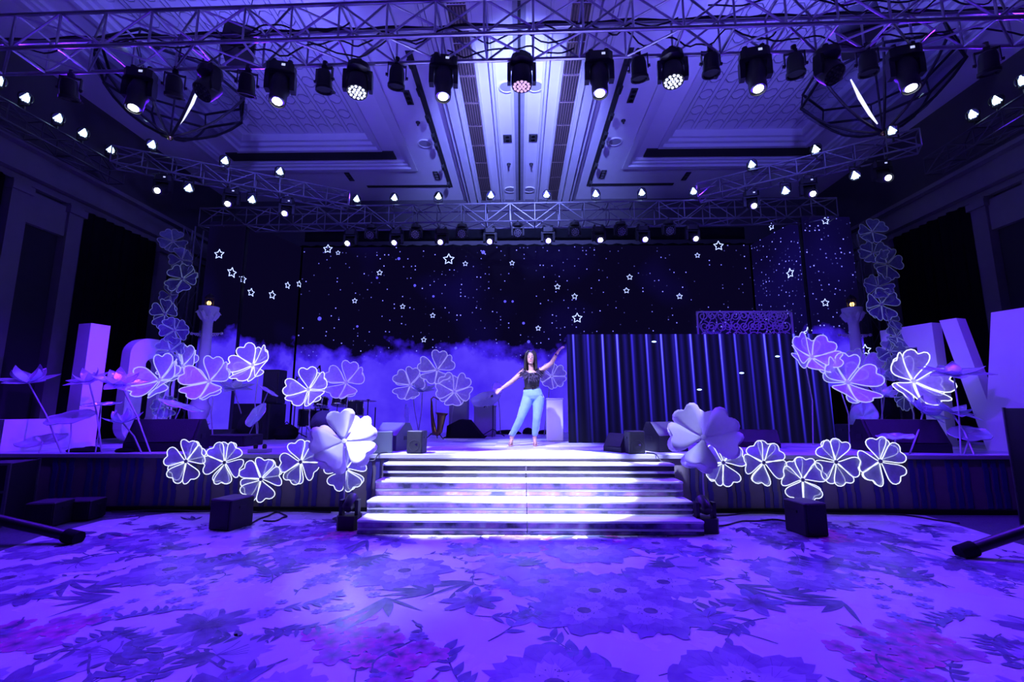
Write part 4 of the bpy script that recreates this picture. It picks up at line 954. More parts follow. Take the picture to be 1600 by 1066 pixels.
# stage flowers on stems: (px,py,radius px,Y,normal,roll,material,neon,base px)
SF = [(285, 572, 30, 9.2, (-0.12, -.9, 0.40), .2, E_NEONM, 'blue-lit voile flower on a stem, at the foot of the left vine', (300, 690)),
      (250, 594, 37, 8.6, (-0.15, -.9, 0.50), .5, E_NEONM, 'wide blue-lit voile flower in front of the letter O', (243, 695)),
      (327, 596, 35, 8.8, (0.05, -.9, 0.37), .35, E_NEONM, 'blue-lit voile flower in front of the left lamp column', (333, 693)),
      (395, 571, 32, 9.2, (-0.12, -.9, 0.37), .75, E_NEON, 'bright-edged voile flower above the left speaker stack', (402, 690)),
      (482, 609, 31, 9.4, (0.03, -.9, 0.37), .5, E_NEON, 'bright-edged voile flower in front of the drum kit, left one', (484, 690)),
      (541, 598, 30, 9.6, (0.03, -.9, 0.34), .2, E_NEONB, 'pale violet voile flower above the drum kit, right one', (541, 689)),
      (683, 578, 27, 11.6, (0.05, -.9, 0.31), .3, E_NEONB, 'pale voile flower, topmost of the three behind the saxophone', (680, 680)),
      (641, 602, 25, 11.6, (-0.05, -.9, 0.22), .1, E_NEONB, 'pale voile flower, left of the three behind the saxophone', (655, 680)),
      (710, 612, 27, 11.4, (0.07, -.9, 0.34), .85, E_NEONB, 'solid pale violet flower, right of the three behind the saxophone', (703, 681)),
      (862, 588, 20, 11.6, (0.15, -.9, 0.06), .6, E_NEONB, 'faint voile flower right behind the dancer', (850, 680)),
      (1268, 558, 35, 8.5, (0.07, -.9, 0.46), .75, E_NEONM, 'pink violet flower on a tall stem in front of the beam wall end', (1270, 692)),
      (1324, 598, 40, 8.3, (0.03, -.9, 0.43), .1, E_NEONM, 'wide violet flower in front of the right lamp column', (1327, 692)),
      (1344, 577, 28, 9.4, (-0.10, -.9, 0.31), .6, E_NEONL, 'dim blue voile flower behind the wide violet one', (1350, 688)),
      (1427, 596, 42, 8.4, (0.03, -.9, 0.31), 1.25, E_NEON, 'brightest neon-edged flower in front of the letter E', (1428, 697))]
for px, py, r, Y, nr, ro, em, lb, (bx, by) in SF:
    p = at_y(px, py, Y); b = at_y(bx, by, Y+.15); b = Vector((b.x, Y+.15, STZ)); n3 = Vector(nr).normalized()
    stem = [p-n3*.03, p-n3*.2+Vector((0, 0, -.06)), p.lerp(b, .5), b]
    flower('stage_flower', lb, 'flowers on stems standing on the stage', p, nr, ro, r*mpp(Y)*1.02, M_VOILEB, em, .5, .02, 2, 5, hub=M_VOILEB, stem=stem, size_back=.9, nback=3, back_cup=.25)
# iridescent film flowers
def film():
    m, n, k, b = nodes('iridescent_film'); out = n['Material Output']
    lw = n.new('ShaderNodeLayerWeight'); lw.inputs[0].default_value = .45; tc = n.new('ShaderNodeTexCoord'); nz = n.new('ShaderNodeTexNoise'); nz.inputs['Scale'].default_value = 5; nz.inputs['Detail'].default_value = 3; k.new(tc.outputs['Object'], nz.inputs['Vector'])
    ad = n.new('ShaderNodeMath'); ad.operation = 'ADD'; k.new(lw.outputs['Facing'], ad.inputs[0]); k.new(nz.outputs[0], ad.inputs[1])
    cr = n.new('ShaderNodeValToRGB'); k.new(ad.outputs[0], cr.inputs[0]); e = cr.color_ramp.elements; e[0].position = .3; e[0].color = (.6, .35, .95, 1); e[1].position = 1.0; e[1].color = (.45, .85, .95, 1)
    for p_, c in ((.5, (.4, .75, 1)), (.65, (.7, .5, .9)), (.8, (.75, .8, .75))): x = e.new(p_); x.color = (*c, 1)
    bp = n.new('ShaderNodeBump'); bp.inputs['Strength'].default_value = .6; bp.inputs['Distance'].default_value = .02; k.new(nz.outputs[0], bp.inputs['Height'])
    gl = n.new('ShaderNodeBsdfGlossy'); gl.inputs['Roughness'].default_value = .22; k.new(cr.outputs[0], gl.inputs[0]); k.new(bp.outputs[0], gl.inputs['Normal'])
    df_ = n.new('ShaderNodeBsdfDiffuse'); df_.inputs[0].default_value = (.8, .75, .85, 1); tp = n.new('ShaderNodeBsdfTransparent'); tp.inputs[0].default_value = (.85, .85, .9, 1)
    a = n.new('ShaderNodeMixShader'); a.inputs[0].default_value = .45; k.new(gl.outputs[0], a.inputs[1]); k.new(df_.outputs[0], a.inputs[2])
    x = n.new('ShaderNodeMixShader'); x.inputs[0].default_value = .74; k.new(tp.outputs[0], x.inputs[1]); k.new(a.outputs[0], x.inputs[2]); k.new(x.outputs[0], out.inputs[0]); n.remove(b)
    return m
M_FILM = film(); M_WIRE = mat('petal_wire', (.5, .5, .6), .35, .5, .1)
def lotus_petal(up, wd=.3):
    mb = MB(); V = []; n_ = 9
    for i in range(n_):
        t = i/(n_-1); w_ = wd*math.sin(math.pi*(t**.75)*.98+.05)
        for f in (-1, -.4, .4, 1): V.append((math.cos(up*t)*t, w_*f, math.sin(up*(.3+.7*t))*t + .12*w_*abs(f)*2 - .05*(1-abs(f))*math.sin(t*9)*.3))
    return mb.add(V, [(i*4+j, i*4+j+1, (i+1)*4+j+1, (i+1)*4+j) for i in range(n_-1) for j in range(3)])
def lotus(label, p, nrm, roll, rad, base, ups=(.35, .8), n_=6, wd=.27):
    q = Vector(nrm).normalized().to_track_quat('Z', 'Y') @ Quaternion((0, 0, 1), roll)
    t = thing('film_flower', label, 'flower', p, q, 'iridescent film flowers'); S = Matrix.Scale(rad, 4)
    for lay, up in enumerate(ups):
        for i in range(n_ if lay == 0 else n_-2):
            M = rz((i+.5*lay)*2*math.pi/(n_ if lay == 0 else n_-2)+.15*math.sin(i*2.7)) @ S @ Matrix.Scale(1 if lay == 0 else .8, 4)
            o = cpart(t, 'petal', ('lp', up, wd), lambda: lotus_petal(up, wd), M_FILM, 'all', M)
            cpart(o, 'rim_wire', ('lw', up, wd), lambda: MB().tube([lotus_petal(up, wd).v[i_*4] for i_ in range(9)]+[lotus_petal(up, wd).v[i_*4+3] for i_ in range(8, -1, -1)], .008, 4), M_WIRE, True)
    cpart(t, 'hub', 'lhub', lambda: MB().ell((0, 0, 0), (.07, .07, .06), 10, 6), M_WIRE, True, S)
    mb = MB().tube([p, Vector(p).lerp(Vector(base), .5)+Vector((.03, 0, .02)), Vector(base)], .012, 6); mb.xf(inv(t)); part(t, 'stem', mb, M_STEM, True)
    return t
def disc_leaf(label, p, nrm, roll, rx_, ry_, base):
    q = Vector(nrm).normalized().to_track_quat('Z', 'Y') @ Quaternion((0, 0, 1), roll)
    t = thing('film_leaf', label, 'leaf', p, q, 'iridescent film leaves'); V = []; n_ = 24
    for rr in (0.02, .5, 1):
        for i in range(n_):
            a = i*2*math.pi/n_; k_ = 1+.05*math.sin(5*a); V.append((rx_*rr*k_*math.cos(a), ry_*rr*k_*math.sin(a), .08*rr*rr*rx_+.03*rx_*rr*math.sin(7*a)))
    part(t, 'blade', MB().add(V, [(i*n_+j, i*n_+(j+1) % n_, (i+1)*n_+(j+1) % n_, (i+1)*n_+j) for i in range(2) for j in range(n_)]), M_FILM, 'all')
    part(t, 'rim_wire', MB().tube(V[2*n_:], .006, 4, closed=True), M_WIRE)
    mb = MB().tube([p, Vector(p).lerp(Vector(base), .5)+Vector((.02, 0, .02)), Vector(base)], .01, 6); mb.xf(inv(t)); part(t, 'stem', mb, M_STEM, True)
def sb(px, py): b = at_z(px, py, STZ); return Vector((b.x, b.y, STZ))
FRONT = SY+.12
def fb(px): p = at_y(px, 700, FRONT); return Vector((p.x, p.y, STZ))
lotus('iridescent lotus flower highest at the far left in front of the letter L', at_y(44, 598, 7.5), (.15, -.35, .9), .3, .42, fb(97), (.3, .95))
lotus('iridescent lotus flower with drooping petals before the letter L stem', at_y(139, 596, 7.7), (0, -.45, .85), .1, .33, fb(160), (.15, .9))
lotus('iridescent lotus flower with raised petals between letters L and O', at_y(188, 600, 7.4), (.35, -.4, .85), .9, .38, fb(236), (.2, .7))
disc_leaf('round film leaf with bright glints in front of the letter L foot', at_y(111, 654, 7.4), (0, -.45, .9), .2, .34, .26, fb(108))
disc_leaf('long flat film leaf beside the round glinting leaf', at_y(158, 633, 7.5), (.1, -.3, .95), .25, .26, .09, fb(150))
lotus('iridescent bud-like lotus low between letters L and O', at_y(192, 661, 7.3), (.1, -.3, 1), .5, .3, fb(222), (.5, 1.2))
disc_leaf('film leaf lying low at the left stage edge', at_y(66, 690, 7.25), (.2, -.5, .8), .4, .3, .14, fb(62))
disc_leaf('tilted film leaf right of the letter O', at_y(283, 636, 8.6), (.5, -.25, .8), -.55, .38, .1, sb(255, 690))
disc_leaf('round film leaf in front of the left speaker stack', at_y(401, 649, 9), (-.35, -.8, .45), -.3, .2, .26, sb(402, 688))
disc_leaf('narrow film leaf crossing the left speaker stack', at_y(419, 612, 9.1), (.65, -.35, .6), -.75, .2, .05, sb(385, 688))
lotus('faint iridescent flower between lamp column and left speaker stack', at_y(365, 607, 9.6), (.2, -.3, .9), .3, .42, sb(384, 686), (.15, .5))
lotus('iridescent flower left of the saxophone under the pale flowers', at_y(660, 611, 11.4), (.1, -.4, .9), .4, .36, sb(653, 680), (.3, .7))
disc_leaf('dark film leaf hanging left of the saxophone', at_y(636, 650, 11.5), (-.7, -.7, .2), .5, .1, .32, sb(630, 680))
disc_leaf('big glinting film leaf left of the dancer hand', at_y(759, 625, 11.2), (-.15, -.6, .7), .2, .36, .28, sb(770, 680))
disc_leaf('small film leaf by the dancer hand', at_y(777, 607, 11.3), (.1, -.9, .3), .2, .12, .16, sb(782, 680))
lotus('iridescent flower under the dim blue flower on the right', at_y(1385, 590, 9.2), (0, -.6, .7), .2, .36, sb(1370, 690), (.4, 1.0))
lotus('iridescent flower left of the brightest neon flower', at_y(1377, 618, 9.0), (.1, -.55, .8), .8, .34, sb(1376, 692), (.5, 1.0))
lotus('spread iridescent flower in front of the letter E stem', at_y(1490, 586, 7.6), (-.1, -.3, 1), .4, .5, fb(1500), (.12, .4))
lotus('large iridescent flower below the brightest neon flower', at_y(1442, 645, 7.7), (.35, -.55, .7), .2, .4, fb(1420), (.25, .7))
lotus('iridescent flower with a long leaf at the foot of the letters E and V', at_y(1487, 645, 7.5), (.15, -.3, .95), .5, .4, fb(1520), (.05, .5))
disc_leaf('round film leaf full of glints below the letters E and V', at_y(1514, 679, 7.3), (-.1, -.5, .85), .2, .29, .2, fb(1505))
disc_leaf('flat bright film leaf above the last right garland flower', at_y(1400, 684, 7.1), (0, -.3, .95), .1, .3, .12, fb(1390))
disc_leaf('dark film leaf below the wide violet flower', at_y(1349, 651, 9.2), (-.5, -.8, .2), -.4, .22, .3, sb(1340, 690))

# ------------------------------------------------------------------ the letters
def letter(name, label, polys, holes, p, ang, th, mirror=1):
    """flat letter cut from thick foam: rings in (u, z); u runs along the letter, extruded by th"""
    t = thing(name, label, 'letter', p, Matrix.Rotation(ang, 3, 'Z'))
    import bmesh
    me_ = bpy.data.meshes.new(name); bm = bmesh.new()
    for poly in polys:
        f = [bm.verts.new((u, 0, z)) for u, z in poly]
        es = [bm.edges.new((f[i], f[(i+1) % len(f)])) for i in range(len(f))]
        for h in holes:
            g_ = [bm.verts.new((u, 0, z)) for u, z in h]; es += [bm.edges.new((g_[i], g_[(i+1) % len(g_)])) for i in range(len(g_))]
        bmesh.ops.triangle_fill(bm, use_beauty=True, use_dissolve=False, edges=es)
    r_ = bmesh.ops.extrude_face_region(bm, geom=bm.faces[:]); bmesh.ops.translate(bm, verts=[v for v in r_['geom'] if isinstance(v, bmesh.types.BMVert)], vec=(0, th, 0))
    bmesh.ops.recalc_face_normals(bm, faces=bm.faces); bm.to_mesh(me_); bm.free()
    part(t, 'letter_body', me_, M_LETTER)
    return t
def stadium(w_, h_, r, z0, u0=0, n_=8):
    P = []
    for cx, cz, a0 in ((u0+w_-r, z0+h_-r, 0), (u0+r, z0+h_-r, 90), (u0+r, z0+r, 180), (u0+w_-r, z0+r, 270)):
        for i in range(n_+1): a = R(a0+90*i/n_); P.append((cx+r*math.cos(a), cz+r*math.sin(a)))
    return P
def ang_of(a, b): return math.atan2(b.y-a.y, b.x-a.x)
# the left pair faces the middle of the stage, its near end to the left; the right pair mirrors it
def lpos(px, Y): return Vector((at_y(px, 690, Y).x, Y, STZ))
def ltop(px, py, Y): return at_y(px, py, Y).z-STZ
HL = ltop(117, 505, 8.1)
letter('letter_l', 'large white letter L standing at the left stage edge', [[(.32, 0), (.32, HL), (0, HL), (0, .5), (-.98, .5), (-.98, 0)]], [], lpos(117, 8.1), R(75), .32)
HO_ = ltop(205, 527, 8.9)
letter('letter_o', 'large white letter O standing right of the letter L', [stadium(.92, HO_, .34, 0)], [stadium(.27, HO_-.8, .13, .4, .3)], lpos(187, 8.8), R(72), .26)
HE = ltop(1481, 504, 8.5)
letter('letter_e', 'large white letter E behind the right hand flowers', [[(0, 0), (0, HE), (-.95, HE), (-.95, HE-.42), (-.3, HE-.42), (-.3, HE*.6), (-.7, HE*.6), (-.7, HE*.44), (-.3, HE*.44), (-.3, .44), (-.75, .44), (-.75, 0)]], [], lpos(1481, 8.5), R(-75), .24)
HV = ltop(1494, 501, 8.15)
letter('letter_v', 'large white letter V nearest the right edge of the frame', [[(0, HV), (.25, HV), (.5, HV*.36), (.72, HV), (1.12, HV), (.88, 0), (.4, 0)]], [], lpos(1494, 8.15), R(-72), .24)

# ------------------------------------------------------------------ lamp columns
def column(px, py_base, py_top, label, Y, sc=1):
    top = at_y(px, py_top, Y); x = top.x; t = thing('lamp_column', label, 'lamp', (x, Y, STZ)); H = top.z-STZ
    part(t, 'base', MB().lathe([(.26, 0), (.26, .06), (.2, .1), (.2, .3), (.24, .34), (.16, .42)], 20), M_LETTER, True)
    part(t, 'baluster', MB().lathe([(.14, .4), (.2, .55), (.22, .7), (.16, .85), (.2, 1.0), (.13, 1.15)], 20), M_LETTER, True)
    part(t, 'shaft', MB().lathe([(.125, 1.1), (.12, H*.6), (.1, H-.36), (.1, H-.34)], 20), M_LETTER, True)
    cap = part(t, 'capital', MB().lathe([(.1, H-.38), (.12, H-.3), (.16, H-.24), (.14, H-.2), (.2, H-.1), (.21, H)], 16), M_LETTER, True)
    for a in range(8): cpart(cap, 'acanthus_leaf', 'acan', lambda: MB().tube([(.12, 0, -.3), (.17, 0, -.2), (.22, 0, -.12), (.25, 0, -.16)], [.03, .045, .035, .012], 6), M_LETTER, True, rz(a*.785) @ tr(0, 0, 0) if False else tr(0, 0, H) @ rz(a*.785))
    part(t, 'cross_bar', MB().cyl((-.34, 0, H-.62), (.34, 0, H-.62), .016, n=8), M_LETTER)
    for s in (-1, 1):
        part(t, 'ball_end', MB().ell((s*.35, 0, H-.62), (.035, .035, .035), 10, 6), M_LETTER, True)
        for j in range(4): part(t, 'bracket_scroll', MB().tube([(s*(.08+j*.05), 0, H-.64), (s*(.1+j*.05), 0, H-.7+j*.012), (s*(.13+j*.05), 0, H-.64)], .011, 5), M_LETTER)
    l = part(t, 'lantern', MB().lathe([(.1, H), (.1, H+.03), (.085, H+.035)], 8).lathe([(.1, H+.2), (.11, H+.22), (.06, H+.28), (.02, H+.31), (0, H+.33)], 8), M_RIBB, label='small dark lantern')
    for a in range(6): cpart(l, 'lantern_bar', 'lanb', lambda: MB().cyl((.09, 0, .03), (.095, 0, .21), .008, n=5), M_RIBB, M=tr(0, 0, H) @ rz(a*1.047))
    part(l, 'glass', MB().lathe([(.082, H+.035), (.086, H+.2)], 12), M_GLASS); part(l, 'bulb', MB().ell((0, -.02, H+.09), (.045, .045, .05), 10, 6), E_WARM, True)
column(327, 690, 480, 'white lamp column with crossbar and lit lantern left of centre', 10.2)
column(1331, 690, 482, 'white lamp column with lit lantern in front of the outer right screen', 10.4)

# ------------------------------------------------------------------ loudspeakers and cases
def wedge(label, px, py, Y, w_, h_, d_, ang, z=STZ, lit=False, m=M_CASE):
    p = at_y(px, py, Y); t = thing('floor_monitor', label, 'speaker', (p.x, Y, z), Matrix.Rotation(R(ang), 3, 'Z'))
    prof = [(-d_/2, 0), (d_/2, 0), (d_/2, h_*.55), (d_*.12, h_), (-d_*.1, h_), (-d_/2, h_*.25)]
    part(t, 'cabinet', MB().prism(prof, -w_/2, w_/2, 'x'), m)
    a = Vector((0, -d_/2, h_*.25)); b = Vector((0, -d_*.1, h_)); n_ = (b-a).cross(Vector((1, 0, 0))).normalized()
    if n_.y > 0: n_ = -n_
    c = (a+b)/2+n_*.008; an = math.atan2((b-a).z, (b-a).y)
    part(t, 'grille', MB().box(c, (w_*.92, (b-a).length*.9, .012), Matrix.Rotation(an, 3, 'X')), M_GRILL)
    for s in (-1, 1): part(t, 'side_handle', MB().box((s*(w_/2+.004), .02, h_*.45), (.012, d_*.25, h_*.14)), M_BLACK)
    return t
def cab(label, px, py, Y, w_, h_, d_, ang, z=STZ, name='speaker_box', logo=False, woofer=True, m=M_CASE):
    p = at_y(px, py, Y); t = thing(name, label, 'speaker', (p.x, Y, z), Matrix.Rotation(R(ang), 3, 'Z'))
    part(t, 'cabinet', MB().bevbox((0, 0, h_/2), (w_, d_, h_), .012), m)
    part(t, 'grille', MB().box((0, -d_/2-.003, h_/2), (w_*.86, .012, h_*.9)), M_GRILL)
    if woofer: part(t, 'woofer', MB().lathe([(w_*.34, .0), (w_*.32, .008), (w_*.2, -.0), (w_*.09, .006), (0, .01)], 18, tr(0, -d_/2-.009, h_*.36) @ rx(R(90))), M_BLACK, True)
    for s in (-1, 1): part(t, 'handle', MB().box((s*(w_/2+.003), 0, h_*.7), (.01, d_*.3, h_*.08)), M_BLACK)
    if logo: part(t, 'badge', MB().box((w_*.12, -d_/2-.012, h_*.4), (.045, .006, .025)), M_SILVER)
    return t
wedge('large black floor monitor at the foot of the letter O', 262, 700, 7.55, 1.0, .5, .55, 12)
wedge('low black floor monitor behind the large left one', 345, 680, 9.6, .55, .24, .4, 10)
t_ = cab('low black box in front of the left speaker stack', 368, 690, 8.5, .75, .2, .5, -6, woofer=False)
cab('tall black loudspeaker standing on the left subwoofer', 424, 670, 10.3, .36, .76, .36, 0, STZ+.78)
cab('left black subwoofer under the tall loudspeaker', 404, 675, 10.3, .82, .78, .7, 0)
wedge('floor monitor with a brightly lit back left of the dancer', 618, 700, 7.75, .52, .44, .5, 150, m=mat('worn_monitor_paint', (.07, .08, .09), .4))
cab('grey-sided black speaker box beside the big left flower', 594, 708, 7.2, .34, .33, .34, 200, woofer=False, m=mat('grey_speaker_paint', (.1, .12, .13), .45))
cab('small black speaker with a badge at the left end of the top step', 651, 708, 7.12, .25, .34, .22, -8, logo=True)
wedge('small slanted black monitor at the right of the top step', 967, 704, 7.45, .38, .28, .3, -55)
cab('small black speaker with a badge at the right end of the top step', 992, 708, 7.12, .25, .34, .22, 6, logo=True)
wedge('floor monitor with a brightly lit back right of the dancer', 1036, 700, 7.6, .58, .46, .5, 205)
wedge('black floor monitor behind the big right flower', 1180, 690, 8.4, .7, .3, .45, -15)
wedge('large black floor monitor in front of the letter E', 1405, 700, 7.6, 1.1, .5, .6, -8)
cab('low black box behind the large right monitor', 1335, 672, 9.4, .5, .36, .45, -6, woofer=False)
cab('right black speaker under the outer right screen', 1383, 668, 10.9, .5, 1.02, .4, 0)
cab('black speaker standing on the floor under the left garland', 360, 830, at_z(358, 831, 0).y+.2,   .33, .37, .36, -14, .004, woofer=False)
cab('black speaker standing on the floor under the right garland', 1261, 835, at_z(1262, 841, 0).y+.2, .3, .38, .34, 10, .004, woofer=False)
cab('dark box on the floor at the far left below the stage', 76, 810, at_z(76, 826, 0).y+.2, .34, .3, .34, 12, 0, woofer=False)
cab('low dark box beside the far left floor box', 128, 805, at_z(128, 816, 0).y+.2, .4, .26, .3, 8, 0, woofer=False)
def flight_case(label, px, Y, w_, h_, d_, ang, z):
    p = at_y(px, 700, Y); t = thing('flight_case', label, 'case', (p.x, Y, z), Matrix.Rotation(R(ang), 3, 'Z'))
    part(t, 'body', MB().box((0, 0, h_/2), (w_, d_, h_)), M_CASE)
    for sx in (-1, 1):
        for sy in (-1, 1): part(t, 'edge_rail', MB().box((sx*w_/2, sy*d_/2, h_/2), (.03, .03, h_+.02)), M_DIMALU)
    for zz in (0, h_*.55, h_):
        part(t, 'edge_band', MB().box((0, -d_/2, zz), (w_+.02, .02, .03)), M_DIMALU)
    for sx in (-.25, .25): part(t, 'latch', MB().box((sx*w_, -d_/2-.01, h_*.55), (.1, .02, .1)), M_SILVER)
    return t
flight_case('dark flight case at the right edge below the stage', 1700, 5.75, 1.1, 1.5, .7, -22, 0)
flight_case('dark flight case at the left edge below the stage', -32, 6.1, 1.0, .78, .6, 20, 0)
flight_case('dark equipment case on the stage at the far left', -14, 7.4, .7, .42, .5, 14, STZ)
def arm(label, a, b):
    p = Vector(a); t = thing('camera_crane_arm', label, 'pole', p); d = Vector(b)-p
    part(t, 'tube', MB().cyl((0, 0, 0), d, .055, n=12), M_BLACK, True); part(t, 'end_grip', MB().cyl(d*1.0, d*1.0+d.normalized()*.16, .075, n=12), M_BLACKM, True)
    part(t, 'support_leg', MB().cyl(d*.25, (d.x*.25, d.y*.25, -p.z), .035, n=8).lathe([(.18, -p.z), (.18, -p.z+.03), (.05, -p.z+.05)], 14, tr(d.x*.25, d.y*.25, 0)), M_BLACK)
arm('thick black pole lying across the left edge of the dance floor', at_y(-90, 792, 5.4), at_z(104, 837, .09))
arm('thick black pole lying across the right edge of the dance floor', at_y(1690, 800, 4.9), at_z(1522, 857, .09))
# moving heads on the floor beside the steps
for s_, px, py in (('left', 538, 831), ('right', 1111, 836)):
    p = at_z(px, py, .004); t = thing('floor_moving_head', f'black moving head light on the floor at the {s_} end of the steps', 'stage light', (p.x, p.y+.15, .004), None, 'floor moving heads by the steps')
    part(t, 'base', MB().prism([(-.13, .08), (-.1, .12), (.1, .12), (.13, .08), (.13, -.08), (.1, -.12), (-.1, -.12), (-.13, -.08)], 0, .17), M_BLACK)
    part(t, 'yoke', MB().box((-.1, 0, .25), (.04, .1, .2)).box((.1, 0, .25), (.04, .1, .2)), M_BLACK)
    part(t, 'head', MB().lathe([(.05, -.1), (.08, -.06), (.08, .08), (.07, .12)], 14, tr(0, 0, .3) @ rx(R(-60))), M_BLACK, True)
# cables on the floor in front of the stage
for i, (label, pts) in enumerate((('long black cable lying along the foot of the stage, left', ((170, 800), (260, 797), (330, 799), (400, 800), (470, 797), (530, 803))), ('black cable looping beside the left floor speaker', ((382, 822), (405, 812), (430, 800), (450, 806), (435, 813), (405, 815))), ('long black cable lying along the foot of the stage, right', ((1115, 806), (1180, 801), (1250, 803), (1330, 802), (1430, 806), (1520, 822))), ('black cable running to the right floor speaker', ((1122, 822), (1160, 815), (1200, 812), (1242, 815))))):
    P = []
    for j in range(len(pts)-1):
        for q in range(6):
            t = q/6; P.append(at_z(pts[j][0]*(1-t)+pts[j+1][0]*t, pts[j][1]*(1-t)+pts[j+1][1]*t+1.2*math.sin((j*6+q)*.8), .015))
    P = [tuple((P[max(j-1, 0)][q]+P[j][q]+P[min(j+1, len(P)-1)][q])/3 for q in range(3)) for j in range(len(P))]
    P = [(x, min(y, SY-.075), z) for x, y, z in P]
    o = obj('floor_cable', MB().tube(P, .011, 6).mesh('floor_cable', True), M_CABLE); tag(o, label, 'cable')
# ------------------------------------------------------------------ band gear
M_DRUM = mat('drum_shell_black', (.015, .015, .02), .2, 0, .2); M_SKIN_D = mat('drum_head_black', (.02, .02, .025), .35); M_CYM = mat('cymbal_bronze', (.35, .28, .14), .25, 1, .1)
DY = 11.0; dp = at_y(513, 676, DY)
dk = thing('drum_kit', 'black drum kit with chrome rims behind the left flowers', 'drum kit', (dp.x, DY, STZ))
bd_ = part(dk, 'bass_drum', MB().lathe([(.29, 0), (.29, .42)], 28, tr(.06, 0, .32) @ rx(R(90))), M_DRUM, True)
part(bd_, 'head', MB().lathe([(.27, .424), (0, .426)], 28, tr(.06, 0, .32) @ rx(R(90))), M_SKIN_D); part(bd_, 'hoop', MB().lathe([(.29, .4), (.31, .4), (.31, .44), (.27, .44)], 28, tr(.06, 0, .32) @ rx(R(90))), M_SILVER, True)
for nm, x, y, z, r, h, tl in (('tom', -.14, -.2, .72, .16, .2, -14), ('tom', .3, -.2, .74, .17, .22, -14), ('floor_tom', -.5, 0, .25, .24, .4, 0), ('floor_tom', .62, -.05, .5, .2, .36, 0), ('snare_drum', -.35, .35, .55, .18, .13, -6)):
    M = tr(x, y, z) @ rx(R(tl)); d_ = part(dk, nm, MB().lathe([(r, 0), (r, h)], 22, M), M_DRUM, True)
    part(d_, 'rim', MB().lathe([(r, h-.02), (r+.012, h-.02), (r+.012, h+.012), (r-.01, h+.012)], 22, M).lathe([(r, .0), (r+.012, 0), (r+.012, .025), (r, .025)], 22, M), M_SILVER, True); part(d_, 'drumhead', MB().lathe([(r-.01, h), (0, h)], 22, M), M_SKIN_D)
    for a in range(6): part(d_, 'lug', MB().box((0, 0, 0), (.015, .02, h*.6)).xf(M @ rz(a*1.047) @ tr(r+.006, 0, h/2)), M_SILVER)
    if z < .6:
        for a in range(3): part(dk, 'drum_leg', MB().cyl((x+(r+.02)*math.cos(a*2.1), y+(r+.02)*math.sin(a*2.1), 0), (x+(r+.02)*math.cos(a*2.1), y+(r+.02)*math.sin(a*2.1), z+h*.5), .011, n=6), M_SILVER)
for x, z, r in ((-.62, 1.0, .2), (.2, 1.15, .24)):
    part(dk, 'cymbal', MB().lathe([(r, 0), (r*.3, .02), (r*.15, .05), (0, .05)], 22, tr(x, -.05, z) @ rx(R(-12))), M_CYM, True); part(dk, 'cymbal_stand', MB().cyl((x, -.05, .02), (x, -.05, z+.08), .012, n=6).cyl((x, -.05, .4), (x-.2, .1, .01), .01, n=6).cyl((x, -.05, .4), (x+.2, .1, .01), .01, n=6).cyl((x, -.05, .4), (x, -.3, .01), .01, n=6), M_SILVER)
p = at_y(573, 676, 11.0); cs = thing('cymbal_stand', 'lone cymbal on a tripod stand right of the drum kit', 'cymbal', (p.x, 11.0, STZ))
part(cs, 'tripod', MB().cyl((0, 0, .3), (0, 0, .86), .012, n=6).cyl((0, 0, .4), (-.22, .1, .01), .011, n=6).cyl((0, 0, .4), (.22, .1, .01), .011, n=6).cyl((0, 0, .4), (0, -.25, .01), .011, n=6), M_BLACK)
part(cs, 'cymbal', MB().lathe([(.2, 0), (.06, .015), (.03, .04), (0, .04)], 20, tr(0, 0, .85) @ rx(R(-6))), M_CYM, True)
def mic_stand(label, px, Y, h, boom, z=STZ):
    p = at_y(px, 676, Y); t = thing('microphone_stand', label, 'microphone stand', (p.x, Y, z))
    part(t, 'tripod', MB().cyl((0, 0, .18), (-.28, .1, .01), .012, n=6).cyl((0, 0, .18), (.28, .1, .01), .012, n=6).cyl((0, 0, .18), (0, -.28, .01), .012, n=6), M_BLACK)
    part(t, 'pole', MB().cyl((0, 0, .1), (0, 0, h), .014, n=8), M_BLACK)
    if boom:
        a, b = Vector((-.22, 0, h-.16)), Vector(boom); part(t, 'boom', MB().cyl(a, b, .011, n=6), M_BLACK); part(t, 'microphone', MB().tube([b, b+Vector((.02, 0, .05)), b+Vector((.05, 0, -.09))], [.02, .024, .012], 8), M_BLACK, True)
mic_stand('tall microphone boom stand left of the drum kit', 458, 10.6, 1.62-.2, (.5, 0, 1.62))
mic_stand('short microphone stand beside the lone cymbal', 585, 10.7, .7, None)
M_SAX = mat('backlit_brass', (.2, .13, .05), .35, 1, .15)  # brass with the backlit darkness put into its colour
# saxophone on a stand
p = at_y(680, 683, 10.2); sx = thing('saxophone', 'backlit saxophone resting upright on its stand left of the black cover', 'saxophone', (p.x, 10.2, STZ))
part(sx, 'body_tube', MB().tube([(-.1, 0, .82), (-.09, 0, .6), (-.05, 0, .3), (-.02, 0, .16), (.04, 0, .12), (.09, 0, .17), (.11, 0, .32), (.13, 0, .52)], [.02, .03, .045, .055, .06, .065, .075, .1], 12), M_SAX, True)
part(sx, 'bell', MB().lathe([(.1, 0), (.14, .05), (.15, .055), (.09, 0)], 18, tr(.13, 0, .52) @ ry(R(6))), M_SAX, True)
part(sx, 'neck', MB().tube([(-.1, 0, .8), (-.11, 0, .88), (-.06, 0, .93), (.0, 0, .9)], [.018, .016, .014, .012], 8), M_SAX, True); part(sx, 'mouthpiece', MB().cyl((0, 0, .9), (.06, 0, .86), .014, .009, 8), M_BLACK, True)
for i in range(9): part(sx, 'key', MB().lathe([(.022, 0), (.022, .012), (0, .014)], 10, tr(-.085+i*.006, -.045, .68-i*.05) @ rx(R(90))), M_SAX)
